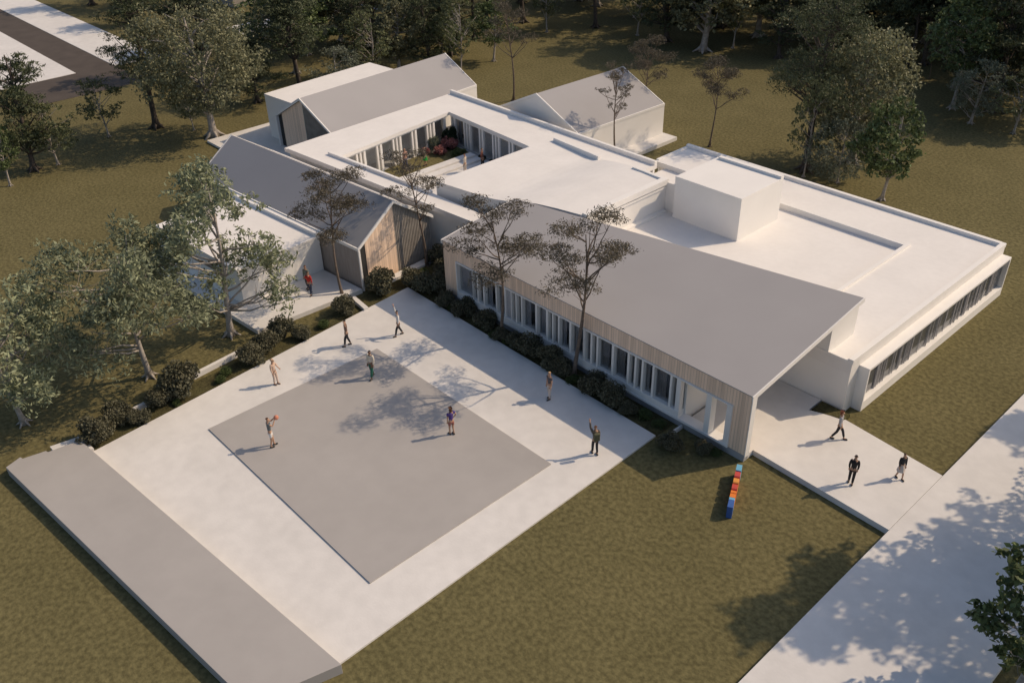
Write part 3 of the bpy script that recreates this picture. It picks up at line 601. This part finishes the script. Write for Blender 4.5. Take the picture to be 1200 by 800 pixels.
WL = 'trees of the wood on the left'; WM = 'trees along the far wood edge'; WR = 'trees of the wood on the right'
far = [
('birch', -40.9, -2.3, 5.5, 2.4, 'small leafy tree with pale stem in the shade by the car park', WL),
('birch', -37.5, -8.0, 5.3, 2.5, 'small light-green tree with leaning white stem, left lawn edge', WL),
('dark', -37.6, -9.9, 9.6, 3.6, 'thick-trunked dark pine behind the leaning white-stemmed tree', WL),
('tallpine', -42.2, -11.8, 11.0, 3.6, 'dark pine at the left picture edge against the white pavement', WL),
('green', -35.7, -12.4, 5.5, 1.8, 'small green tree at the left picture edge with bare thin stem', WL),
('birch', -36.7, 3.8, 4.5, 1.5, 'thin sapling under the left side of the large round tree', WL),
('tallpine', -38.1, 15.9, 10.5, 4.4, 'dark pine directly behind the flat annex, widest in that row', WM),
('dark', -39.4, 11.8, 6.6, 3.2, 'low dark bushy pine between the round tree and the flat annex', WM),
('grey', -34.8, 18.4, 5.0, 3.1, 'grey-green shrubby tree leaning over the flat annex roof', WM),
('birch', -36.0, 23.0, 7.4, 2.7, 'pale-trunked tree behind the left half of the sunlit gable roof', WM),
('broad', -37.3, 27.3, 7.2, 2.9, 'olive-leaved tree behind the middle of the sunlit gable roof', WM),
('birch', -32.0, 31.3, 8.1, 2.5, 'slim tree with visible stem at the peak of the sunlit gable roof', WM),
('green', -32.7, 36.5, 6.3, 2.6, 'bright green tree right of the gable peak, on the wood edge', WM),
('dark', -34.8, 29.6, 7.4, 2.8, 'dark pine just left of the gable peak', WM),
('dark', -39.2, 23.2, 8.1, 3.0, 'dark pine behind the pale-trunked tree', WM),
('green', -34.8, 31.3, 5.2, 2.1, 'low green tree hugging the gable peak', WM),
('birch', -36.9, 48.7, 7.5, 2.6, 'pale tree with spreading roots on the far lawn', WM),
('birch', -28.0, 54.6, 8.4, 2.8, 'pale-trunked tree in the shade of the far lawn', WM),
('dark', -23.9, 54.9, 8.6, 4.0, 'broad dark pine right of the pale-trunked far tree', WR),
('broad', -18.6, 54.5, 8.8, 4.6, 'big dense tree at the far lawn above the brown pine', WR),
('birch', -16.8, 57.5, 7.2, 2.2, 'light slim tree beside the big dense far tree', WR),
('dark', -11.0, 57.5, 6.8, 3.2, 'dark tree filling the gap behind the tall dark pine', WR),
('tallpine', 0.2, 64.4, 9.6, 3.0, 'dark-stemmed tree at the mouth of the shaded clearing', WR),
('tallpine', -2.8, 66.1, 9.4, 3.2, 'second dark-stemmed tree deep in the shaded clearing', WR),
('wispy', 3.6, 61.3, 3.6, 1.6, 'small sparse tree at the edge of the sunlit clearing', WR),
('green', 9.1, 54.4, 8.2, 3.3, 'dark green tree left in the right-hand wood edge', WR),
('grey', 11.9, 51.9, 5.8, 2.6, 'low tree in front of the right-hand wood', WR),
('birch', 15.5, 51.9, 5.6, 2.7, 'pale-stemmed tree at the right edge of the picture', WR),
('dark', 12.1, 56.4, 10.3, 4.2, 'highest dark pine of the right-hand wood', WR),
('dark', 14.6, 60.0, 9.6, 3.8, 'dark pine in the top right corner', WR),
('broad', 1.9, 69.2, 9.6, 4.2, 'dense round tree above the sunlit clearing', WR),
('birch', 6.5, 60.2, 6.8, 3.0, 'light green tree within the right-hand wood', WR),
('green', 17.5, 56.5, 7.5, 3.2, 'green tree by the right picture border', WR),
]
for k, x, y, h, r, lb, gp in far:
    if gp == WR and h > 6.5: h *= 1.25; r *= 1.12
    place_tree(k, x, y, h, r, lb, group=gp)
rr = random.Random(3)
back = [(-8.7, 67.9), (-2.8, 73.0), (-2.4, 66.6), (-9, 62.5), (0.3, 79.0), (2.9, 75.4), (4.2, 71.0), (5, 67.8), (1, 65.5), (9.5, 62), (-17.5, 63.3), (-23.6, 63.7), (-28.8, 62.6), (-33.5, 61.3), (-5, 77), (-34, 54), (20, 60), (-16, 74), (-12, 75), (-15, 67), (0, 80), (5, 79), (-41, 62), (-45, 63), (-54, 37.6), (-52.6, 41.7), (-51, 46), (-46.2, 47.4), (-42.3, 50), (-66, 34), (-51.6, 29.6), (-14, 84), (-8, 84), (-88, 22), (-61, 17), (-50, 24), (-45, 19.5), (-44, 36), (-41, 41), (-38, 35), (-47, 31), (-56, 26), (-61, 46), (-57, 53), (-50, 57), (-23, 64), (-27, 70), (-33, 68), (-21, 72), (-6, 74), (-4, 79), (8, 66), (12, 66), (11, 73), (16, 68), (6, 73), (-9, 65), (-19, 80), (-27, 80), (-3, 92), (6, 92), (-15, 95), (14, 80), (18, 74), (-73, 44), (-70, 52), (-52, 12), (-78, 16.5), (-94, 17), (-39, 72), (-48, 74), (-58, 66), (-36, 82), (-84, 46), (-92, 42), (22, 66), (24, 60), (-2.5, 86), (-7, 70), (-11, 70)]
def px(x, y, z):
    v = Vector((x, y, z)) - Vector((40.857, -28.042, 28.0)); w_ = v.dot(fwd); return (600 + 1057.4 * v.dot(right) / w_, 400 - 1057.4 * v.dot(up_) / w_)
rows = {}
for i, (x, y) in enumerate(back):
    h = rr.uniform(9.0, 12.2); r = rr.uniform(3.6, 4.9); k = rr.choice(['dark', 'dark', 'tallpine', 'broad', 'green'])
    if x < -60 and 2 < y < 30: k = 'dark'; h *= .75
    u, v = px(x, y, .5); ut, vt = px(x, y, h * .5)
    if not (-60 < ut < 1260 and v > -25): continue          # stands wholly outside the picture
    zone = 'the wood beyond the car park' if x < -55 else ('the wood behind the sunlit gable' if x < -30 else ('the far lawn wood' if x < -17 else 'the dense top-right wood'))
    rows.setdefault((zone, k), []).append((u, x, y, h, r))
ORD = ['leftmost', 'second from left', 'third from left', 'fourth from left', 'fifth from left', 'sixth from left', 'seventh from left', 'eighth from left', 'ninth from left', 'tenth from left', 'eleventh from left', 'twelfth from left', 'thirteenth from left', 'fourteenth from left']
for (zone, k), L_ in rows.items():
    nm = {'dark': 'dark pines', 'tallpine': 'tall-stemmed pines', 'broad': 'dull broadleaf trees', 'green': 'green leafy trees'}[k]
    for j, (u, x, y, h, r) in enumerate(sorted(L_)):
        place_tree(k, x, y, h, r, ('%s of the %s in %s' % (ORD[j], nm, zone)), group='%s in %s' % (nm, zone))

# bushes
def bush_mesh(r, leaf, seed, n_=1500, L=.12, Wd=.07, flat=.8):
    R = np.random.default_rng(seed); cl = []
    for i in range(16):
        d = R.normal(size=3); d /= np.linalg.norm(d); d[2] = abs(d[2]); cl.append((d * r * R.uniform(.25, .68) * np.array([1, 1, flat * 1.1]) + np.array([0, 0, r * .25]), r * R.uniform(.28, .42)))
    pts = np.concatenate([clump_pts(c, q, n_ // 16, R, .85) for c, q in cl]); pts = pts[pts[:, 2] > 0.0]
    V, F = leaves(pts, L, Wd, R); return np_mesh('bush_foliage', V, F, M[leaf])
bl = [bush_mesh(1, 'leaf_bush', s, 5200, .10, .065) for s in (1, 2, 3)]
def bush(x, y, r, label, me=None, cat='bush', group='rounded bushes around the plaza', name='bush', hz=None, z=.03):
    i = int(abs(x * 5 + y * 3)) % 3; e = empty(name, (x, y, z), x + y); r = r * (1.22 if name == 'bush' else 1); e.scale = (r, r, hz or r * 1.12)
    o = bpy.data.objects.new('foliage', me or bl[i]); col.objects.link(o); o.parent = e
    st = MB()
    for k in range(5): a = k * 1.3; st.tube([(0, 0, 0), (math.cos(a) * .2, math.sin(a) * .2, .35), (math.cos(a) * .45, math.sin(a) * .45, .65)], [.03, .02, .01], 5)
    s_ = st.build('stem', M['bark_dark']); s_.parent = e
    tag(e, label, cat, group)
bushes = [
(0.93, -19.96, 1.02, 'rounded brown bush nearest the grey platform'), (0.39, -18.57, 0.85, 'second bush from the grey platform'), (1.16, -17.88, 0.65, 'small bush, third from the grey platform'),
(0.44, -16.47, 0.81, 'bush touching the left side of the largest brown bush'), (0.40, -15.0, 1.3, 'largest brown bush beside the plaza edge'),
(0.45, -11.36, 0.93, 'bush at the right end of the low pale wall'), (-0.14, -9.89, 0.78, 'small bush before the front corner of the deck'), (-0.5, -8.5, 0.95, 'rounded bush along the front of the deck'),
(0.3, -7.81, 0.58, 'smallest bush, right of the rounded bush along the deck'), (-0.45, -4.66, 0.88, 'bush at the foot of the pine by the timber gable corner'), (-0.75, -1.25, 1.15, 'large bush against the sunlit timber gable'),
(-0.4, 0.5, 0.75, 'reddish bush at the corner of timber and slats'), (1.25, 0.75, 1.15, 'large dark bush at the inner corner of the plaza'), (-1.1, 3.3, 0.95, 'dark bush tucked deep in the corner by the slats'), (0.6, 2.6, 0.9, 'dark bush beside the left end of the long wing'),
(3.2, 0.35, 0.72, 'dark bush below the first window of the wing'), (5.0, 0.45, 0.85, 'dark bush left of the flat-topped pine'), (6.7, 0.35, 0.85, 'dark bush just left of the flat-topped pine stem'), (9.6, 0.35, 0.62, 'small dark bush right of the flat-topped pine'),
(10.7, 0.35, 0.85, 'dark bush between the two wing pines'), (12.1, 0.45, 0.92, 'dark bush just left of the tallest pine stem'), (15.4, 0.25, 0.88, 'dark bush right of the tallest pine'), (16.8, 0.2, 0.82, 'dark bush second right of the tallest pine'),
(13.2, 0.2, 0.7, 'dark bush at the foot of the tallest pine'), (8.6, 0.05, 0.6, 'small dark bush at the foot of the flat-topped pine'), (18.0, 0.1, 0.5, 'small bush at the end of the bush row along the wing'), (21.2, -0.7, 0.72, 'lone bush off the corner of the plaza on the lawn'), (22.4, 0.35, 0.5, 'low plant under the porch opening')]
for x, y, r, lb in bushes: bush(x, y, r, lb)
lowm = bush_mesh(1, 'leaf_low', 9, 3000, .2, .05, .6)
lows = [(0.2, -6.3, .6, 'low green plants between deck bushes'), (0.55, -12.75, .6, 'low green plants under the low pale wall'), (0.95, -13.3, .5, 'low green plants right of the largest bush'), (1.1, -15.9, .4, 'low green tuft beneath the largest bush'), (3.9, 0.3, .5, 'low green plants under the first windows'), (8.1, 0.25, .6, 'low green plants at the flat-topped pine foot'), (8.9, .3, .5, 'low green plants right of the flat-topped pine foot'),
        (13.4, 0.2, .6, 'low green plants at the tallest pine foot'), (14.3, 0.2, .6, 'low green plants right of the tallest pine foot'), (18.9, 0.45, .65, 'low green plants beyond the last small wing bush'), (19.8, .5, .5, 'low green plants against the dividing kerb'), (22.9, .6, .45, 'low spiky plants by the porch end'), (-0.6, 1.8, .6, 'green plants under the slatted gable half')]
for x, y, r, lb in lows: bush(x, y, r, lb, lowm, 'plant', 'low green plants in the beds', 'low_plant', r * .75)
pk = bush_mesh(1, 'leaf_pink', 12, 3600, .16, .12); dp = bush_mesh(1, 'leaf_deep', 13, 3600, .2, .14); gy = bush_mesh(1, 'leaf_grey', 14, 3600, .16, .07)
cyb = [(-15.76, 16.4, .95, 'dark glossy shrub in the courtyard corner', dp, 1.7), (-15.1, 15.9, .95, 'larger pink flowering shrub in the courtyard', pk, 1.0), (-14.69, 14.6, .7, 'smaller pink flowering shrub in the courtyard', pk, .7), (-15.5, 13.7, .5, 'pink shrub by the lit courtyard columns', pk, .6),
       (-15.8, 14.9, .75, 'grey-green shrub against the courtyard columns', gy, 1.2), (-13.4, 15.6, .9, 'dark green shrub at the courtyard lawn end', lowm, .7), (-11.6, 16.4, .35, 'small dark pot-sized shrub by the shaded courtyard windows', dp, .45), (-10.2, 16.3, .4, 'second small dark shrub by the shaded courtyard windows', dp, .45)]
for x, y, r, lb, me, hz in cyb: bush(x, y, r, lb, me, 'shrub', 'shrubs in the courtyard', 'shrub', hz, .58)

# ================================================================== COLOURED PANEL ROW
pr_ = empty('play_panel_row', (25.2, -1.3, 0)); tag(pr_, 'row of upright coloured panels, blue, red and orange, on the lawn by the building corner', 'play sculpture')
p0 = Vector((24.55, 0.25, 0)); d = Vector((1.62, -3.15, 0)).normalized(); sd_ = Vector((-d.y, d.x, 0))
KS = .83
segs = [(0, .5, 'panel', (0.16, .42, .60)), (.52, 1.05, 'disc', (.55, .08, .07)), (1.08, 1.55, 'ring', (.75, .32, .07)), (1.58, 2.08, 'disc', (.55, .08, .06)), (2.12, 2.40, 'ring', (.78, .22, .04)), (2.42, 2.72, 'panel', (.78, .22, .04)), (2.74, 2.9, 'panel', (.16, .42, .60)), (2.9, 3.5, 'panel', (.05, .12, .36))]
H_ = .64
for a, b, k, c in segs:
    a *= KS; b *= KS; q = MB(); w_ = .12; mid = (a + b) / 2; rx = (b - a) / 2
    if k == 'panel': prof = [(a, 0), (b, 0), (b, H_), (a, H_)]; inner = None
    else:
        prof = []
        for j in range(28): t = 2 * math.pi * j / 28; e_ = .45; cx_, cz_ = math.cos(t), math.sin(t); prof.append((mid + rx * math.copysign(abs(cx_) ** e_, cx_), H_ / 2 + H_ / 2 * math.copysign(abs(cz_) ** e_, cz_)))
        inner = [(mid + (u - mid) * .45, H_ / 2 + (v - H_ / 2) * .5) for u, v in prof] if k == 'ring' else None
    def P3(u, v, s_): r_ = p0 + d * u + sd_ * s_ * w_; return (r_.x, r_.y, v)
    n_ = len(prof)
    for s_ in (1, -1):
        if inner:
            for j in range(n_): j2 = (j + 1) % n_; q.quad(P3(*prof[j], s_), P3(*prof[j2], s_), P3(*inner[j2], s_), P3(*inner[j], s_))
        else: q.quad(*[P3(*u, s_) for u in prof])
    for j in range(n_):
        j2 = (j + 1) % n_; q.quad(P3(*prof[j], 1), P3(*prof[j], -1), P3(*prof[j2], -1), P3(*prof[j2], 1))
        if inner: q.quad(P3(*inner[j], 1), P3(*inner[j2], 1), P3(*inner[j2], -1), P3(*inner[j], -1))
    q.build('panel', mat('panel_paint', c, .45, .05, 3), pr_)

# ================================================================== PEOPLE
def skin_mesh(name, joints, edges, m, sub=2):
    me = bpy.data.meshes.new(name); me.from_pydata([j[0] for j in joints], edges, []); o = bpy.data.objects.new(name, me); col.objects.link(o)
    md = o.modifiers.new('skin', 'SKIN'); md.use_smooth_shade = True
    for i, j in enumerate(joints):
        v = me.skin_vertices[0].data[i]; rr_ = j[1]; v.radius = rr_ if isinstance(rr_, tuple) else (rr_, rr_); v.use_root = (i == 0)
    if sub: s_ = o.modifiers.new('sub', 'SUBSURF'); s_.levels = sub; s_.render_levels = sub
    dg = bpy.context.evaluated_depsgraph_get(); ev = o.evaluated_get(dg); nm = bpy.data.meshes.new_from_object(ev)
    o.modifiers.clear(); o.data = nm; nm.materials.clear(); nm.materials.append(m); nm.polygons.foreach_set('use_smooth', [True] * len(nm.polygons))
    return o
SK = (0.46, 0.28, 0.19)
def person(x, y, z, h, face, label, shirt, legs, hair, armL=None, armR=None, stride=.12, skirt=False, shorts=False, sleeves=True, lean=0, cap=None, skin=SK, shoes=(.05, .05, .05), longhair=False, bend=0):
    """faces local +y; arms = (elbow, hand) offsets from the shoulder in units of height"""
    e = empty('person', (x, y, z), face); tag(e, label, 'person', None)
    hip = .52 * h; sh = .815 * h; lx = .05 * h; sx = .092 * h
    L = lambda a, b, c: (a * h, b * h, c * h)
    aL = armL or ((-.02, .0, -.17), (-.01, .04, -.33)); aR = armR or ((.02, .0, -.17), (.01, .04, -.33))
    st = stride; ly = lean
    pelvis = (0, 0, hip); chest = (0, ly * h * .7, .72 * h); neck = (0, ly * h, .85 * h); head = (0, ly * h + .012 * h, .925 * h)
    kL = (-lx, st * h * .5 + .02 * h, .285 * h); fL = (-lx, st * h, .045 * h); kR = (lx, -st * h * .35 + .02 * h, .285 * h); fR = (lx, -st * h, .05 * h)
    S = lambda s_: (s_ * sx, ly * h, sh)
    def add(p, q_): return (p[0] + q_[0] * h, p[1] + q_[1] * h, p[2] + q_[2] * h)
    eL, hL = add(S(-1), aL[0]), add(S(-1), aL[1]); eR, hR = add(S(1), aR[0]), add(S(1), aR[1])
    J = [(pelvis, (.066 * h, .05 * h)), (chest, (.072 * h, .05 * h)), (neck, .03 * h), ((0, ly * h + .008 * h, .885 * h), .036 * h), (head, (.043 * h, .05 * h)), ((0, ly * h + .01 * h, .965 * h), .034 * h),
         (S(-1), .034 * h), (eL, .024 * h), (hL, .016 * h), (S(1), .034 * h), (eR, .024 * h), (hR, .016 * h),
         ((-lx, 0, .49 * h), .052 * h), (kL, .033 * h), (fL, .022 * h), ((lx, 0, .49 * h), .052 * h), (kR, .033 * h), (fR, .022 * h), ((fL[0], fL[1] + .08 * h, .02 * h), .02 * h), ((fR[0], fR[1] + .08 * h, .025 * h), .02 * h)]
    E_ = [(0, 1), (1, 2), (2, 3), (3, 4), (4, 5), (1, 6), (6, 7), (7, 8), (1, 9), (9, 10), (10, 11), (0, 12), (12, 13), (13, 14), (0, 15), (15, 16), (16, 17), (14, 18), (17, 19)]
    # palms and five fingers on each hand
    for hi, el, hd, s_ in ((8, eL, hL, -1), (11, eR, hR, 1)):
        dv = (Vector(hd) - Vector(el)).normalized(); sdv = dv.cross(Vector((0, 0, 1))); sdv = sdv.normalized() if sdv.length > .1 else Vector((1, 0, 0)); cu = dv.cross(sdv)
        pc = Vector(hd) + dv * .03 * h; pi = len(J); J.append((tuple(pc), (.017 * h, .012 * h))); E_.append((hi, pi))
        for k, (o_, ln) in enumerate(((-.016, .036), (-.005, .043), (.006, .040), (.016, .032))):
            b_ = pc + sdv * o_ * h + dv * .012 * h; i1 = len(J)
            J.append((tuple(b_), .006 * h)); J.append((tuple(b_ + dv * ln * .55 * h), .0055 * h)); J.append((tuple(b_ + dv * ln * h + cu * .012 * h), .004 * h)); E_ += [(pi, i1), (i1, i1 + 1), (i1 + 1, i1 + 2)]
        i1 = len(J); tb = Vector(hd) + dv * .015 * h - sdv * .018 * h; J.append((tuple(tb), .006 * h)); J.append((tuple(tb + dv * .02 * h - sdv * .014 * h), .0055 * h)); E_ += [(pi, i1), (i1, i1 + 1)]
    body = skin_mesh('body', J, E_, cmat(skin), 1); body.parent = e
    # face details: nose, ears
    f_ = MB(); hx_, hy_, hz_ = head
    f_.tube([(0, hy_ + .045 * h, hz_ + .004 * h), (0, hy_ + .062 * h, hz_ - .012 * h)], [.004 * h, .008 * h], 6)
    for s_ in (-1, 1): f_.tube([(s_ * .043 * h, hy_, hz_ + .008 * h), (s_ * .05 * h, hy_ - .004 * h, hz_ - .012 * h)], [.009 * h, .006 * h], 6)
    o = f_.build('face_features', cmat(tuple(c * .9 for c in skin))); o.parent = e
    k_ = 1.16
    # shirt
    ra = .034 * h; SJ = [((0, 0, .475 * h), (.068 * h, .054 * h)), (chest, (.080 * h, .057 * h)), ((0, ly * h, .835 * h), (.045 * h, .04 * h)), (S(-1), .041 * h), (S(1), .041 * h)]
    SE = [(0, 1), (1, 2), (1, 3), (1, 4)]
    if sleeves:
        wr = lambda a, b: tuple(a[i] + (b[i] - a[i]) * .85 for i in range(3))
        SJ += [(eL, .031 * h), (wr(eL, hL), .024 * h), (eR, .031 * h), (wr(eR, hR), .024 * h)]; SE += [(3, 5), (5, 6), (4, 7), (7, 8)]
    else:
        hf = lambda a, b: tuple(a[i] + (b[i] - a[i]) * .6 for i in range(3)); SJ += [(hf(S(-1), eL), .036 * h), (hf(S(1), eR), .036 * h)]; SE += [(3, 5), (4, 6)]
    skin_mesh('shirt', SJ, SE, cmat(shirt), 1).parent = e
    # legs
    if skirt:
        q = MB(); N = 16
        rings = [(.54, .075, .055), (.44, .10, .085), (.30, .125, .12)]
        for zz, a, b in rings:
            for j in range(N): t = 2 * math.pi * j / N; ww = 1 + .06 * math.sin(5 * t); q.v.append((math.cos(t) * a * h * ww, math.sin(t) * b * h * ww, zz * h))
        for i in range(2):
            for j in range(N): q.f.append((i * N + j, (i + 1) * N + j, (i + 1) * N + (j + 1) % N, i * N + (j + 1) % N))
        q.f.append(tuple(range(N))); o = q.build('skirt', cmat(legs)); o.parent = e
    else:
        a1 = .5 if shorts else .92
        cut = lambda a, b, t: tuple(a[i] + (b[i] - a[i]) * t for i in range(3))
        LJ = [((0, 0, .515 * h), (.07 * h, .054 * h)), ((-lx, 0, .475 * h), .05 * h), ((lx, 0, .475 * h), .05 * h)]; LE = [(0, 1), (0, 2)]
        if shorts: LJ += [(cut((-lx, 0, .475 * h), kL, .75), .05 * h), (cut((lx, 0, .475 * h), kR, .75), .05 * h)]; LE += [(1, 3), (2, 4)]
        else: LJ += [(kL, .041 * h), (kR, .041 * h), (cut(kL, fL, .88), .033 * h), (cut(kR, fR, .88), .033 * h)]; LE += [(1, 3), (2, 4), (3, 5), (4, 6)]
        skin_mesh('shorts' if shorts else 'trousers', LJ, LE, cmat(legs), 1).parent = e
    for f0 in (fL, fR):
        zf = f0[2] - .022 * h
        q = MB(); q.tube([(f0[0], f0[1] - .03 * h, zf), (f0[0], f0[1] + .02 * h, zf + .004 * h), (f0[0], f0[1] + .08 * h, zf - .002 * h), (f0[0], f0[1] + .105 * h, zf - .004 * h)], [.022 * h, .027 * h, .025 * h, .012 * h], 8); o = q.build('shoe', cmat(shoes), smooth=True); o.parent = e
    hc = (head[0], head[1] - .012 * h, head[2] + .02 * h)
    HJ = [((hc[0], hc[1], hc[2]), (.05 * h, .052 * h)), ((hc[0], hc[1] - .005 * h, hc[2] + .03 * h), (.043 * h, .045 * h))]; HE = [(0, 1)]
    if longhair: HJ += [((hc[0], hc[1] - .035 * h, hc[2] - .05 * h), (.045 * h, .025 * h)), ((hc[0], hc[1] - .045 * h, hc[2] - .11 * h), (.04 * h, .016 * h))]; HE += [(0, 2), (2, 3)]
    skin_mesh('hair', HJ, HE, cmat(hair), 2).parent = e
    if cap:
        q = MB(); N = 16
        for zz, rr_ in ((.01, .056), (.035, .053), (.055, .035), (.06, .0)):
            for j in range(N): t = 2 * math.pi * j / N; q.v.append((math.cos(t) * rr_ * h, hc[1] + math.sin(t) * rr_ * h * 1.1, hc[2] + zz * h))
        for i in range(3):
            for j in range(N): q.f.append((i * N + j, i * N + (j + 1) % N, (i + 1) * N + (j + 1) % N, (i + 1) * N + j))
        q.tube([(0, hc[1] + .04 * h, hc[2] + .014 * h), (0, hc[1] + .1 * h, hc[2] + .008 * h)], [.03 * h, .022 * h], 10)
        o = q.build('cap', cmat(cap), smooth=True); o.parent = e
    return e, hL, hR
DK = (.03, .03, .035); WH = (.7, .68, .65); BR = (.10, .05, .03)
UPF = ((.02, .10, .02), (-.03, .20, .13))
e, hL, hR = person(7.82, -14.12, PZ + .06, 1.78, math.radians(-20), 'person in grey shirt and white shorts holding up a ball on the grey court', (.13, .15, .16), WH, BR, armL=((-.04, .10, -.06), (.06, .19, .08)), armR=((.04, .10, -.06), (-.06, .19, .08)), stride=.05, shorts=True, sleeves=False)
hv = Vector((0, .24 * 1.78, .815 * 1.78 + .10 * 1.78)); hv.rotate(Matrix.Rotation(math.radians(-20), 3, 'Z'))
bm = bmesh.new(); bmesh.ops.create_icosphere(bm, subdivisions=3, radius=.12); me = bpy.data.meshes.new('ball'); bm.to_mesh(me); bm.free(); me.materials.append(cmat((.55, .22, .14))); me.polygons.foreach_set('use_smooth', [True] * len(me.polygons))
o = bpy.data.objects.new('ball', me); col.objects.link(o); o.location = Vector((7.82, -14.12, PZ + .06)) + hv; tag(o, 'orange-brown ball held up by the person in white shorts', 'ball')
person(3.32, -11.29, PZ, 1.62, math.radians(-70), 'person in pale beige clothes and hat standing at the white plaza edge near the bushes', (.62, .46, .36), (.60, .48, .40), BR, armL=((-.03, .06, -.14), (.02, .18, -.16)), stride=.03, cap=(.45, .30, .20), shoes=(.25, .18, .14))
person(2.92, -6.45, PZ, 1.74, math.radians(150), 'person in patterned brown top and black trousers, one arm bent to the head', (.20, .13, .10), DK, DK, armL=((-.10, .03, .01), (-.03, .02, .10)), stride=.1)
person(4.12, -3.74, PZ, 1.70, math.radians(160), 'person in white jacket waving one arm high, near the inner plaza corner', WH, DK, DK, armR=((.06, .03, .10), (.08, .05, .26)), armL=((-.08, .02, -.12), (-.12, .06, -.24)), stride=.14)
person(6.51, -7.3, PZ + .06, 1.76, math.radians(200), 'person in cream shirt and green trousers at the upper corner of the grey court', (.66, .60, .50), (.03, .14, .09), DK, stride=.12, skin=(.25, .14, .09))
person(13.22, -7.35, PZ + .06, 1.66, math.radians(80), 'person in purple top with hand on hip on the grey court', (.08, .05, .22), (.30, .12, .10), BR, armR=((.08, .0, -.13), (.03, .05, -.24)), stride=.03, longhair=True, sleeves=False, shorts=True)
person(14.45, -1.87, PZ, 1.72, math.radians(170), 'person in dark shirt and pale trousers in the shade before the long wing', (.10, .09, .10), (.58, .50, .44), (.50, .34, .20), stride=.04, sleeves=False)
e, hL, hR = person(19.04, -3.43, PZ, 1.74, math.radians(60), 'person in black with a backpack raising one arm at the shade edge', (.10, .085, .07), DK, BR, armL=((-.03, .07, .10), (-.03, .12, .25)), stride=.06)
bp = MB(); bp.box(-.15, -.30, 1.0, .15, -.13, 1.42); o = bp.build('backpack', cmat((.10, .10, .06)), bevel=.05); o.location = (19.04, -3.43, PZ); o.rotation_euler.z = math.radians(60); tag(o, 'dark olive backpack worn by the person raising one arm', 'backpack')
person(26.47, 5.39, .3, 1.68, math.radians(-70), 'person with reddish hair in grey top striding beside the right block corner', (.40, .40, .42), DK, (.16, .05, .03), stride=.17, longhair=True)
person(28.52, 2.98, .3, 1.70, math.radians(20), 'person dressed all in black standing in the middle of the entrance path', (.02, .02, .022), (.02, .02, .022), (.03, .02, .02), stride=.05)
person(29.83, 4.87, .3, 1.48, math.radians(-120), 'person in dark jacket and pale skirt on the entrance path near the road', (.025, .025, .03), (.50, .45, .42), (.05, .03, .02), stride=.09, skirt=True)
person(-3.2, -5.0, .28, 1.66, math.radians(30), 'person in red jacket and dark trousers on the deck', (.50, .04, .03), (.04, .05, .09), BR, armL=((-.06, .05, -.13), (-.02, .13, -.18)), stride=.1)
person(-3.95, -4.7, .28, 1.72, math.radians(200), 'person in grey-green top right behind the red-jacketed one on the deck', (.16, .19, .17), (.08, .08, .09), BR, stride=.04)
person(-14.4, 10.87, .62, 1.68, math.radians(90), 'person in pink and dark blue on the courtyard lawn near the lit columns', (.45, .25, .20), (.06, .07, .16), (.35, .22, .14), stride=.06)
person(-13.69, 12.28, .62, 1.66, math.radians(150), 'person in black top and bright green skirt in the courtyard', (.03, .03, .03), (.02, .30, .05), DK, stride=.05, skirt=True)
person(-10.25, 13.5, .55, 1.72, math.radians(120), 'person in cream coat standing beside the courtyard steps', (.66, .58, .48), (.60, .52, .44), BR, stride=.04)
person(-10.1, 15.1, .55, 1.74, math.radians(-60), 'person in dark clothes with reddish top behind the cream-coated one', (.20, .08, .06), DK, BR, stride=.06)
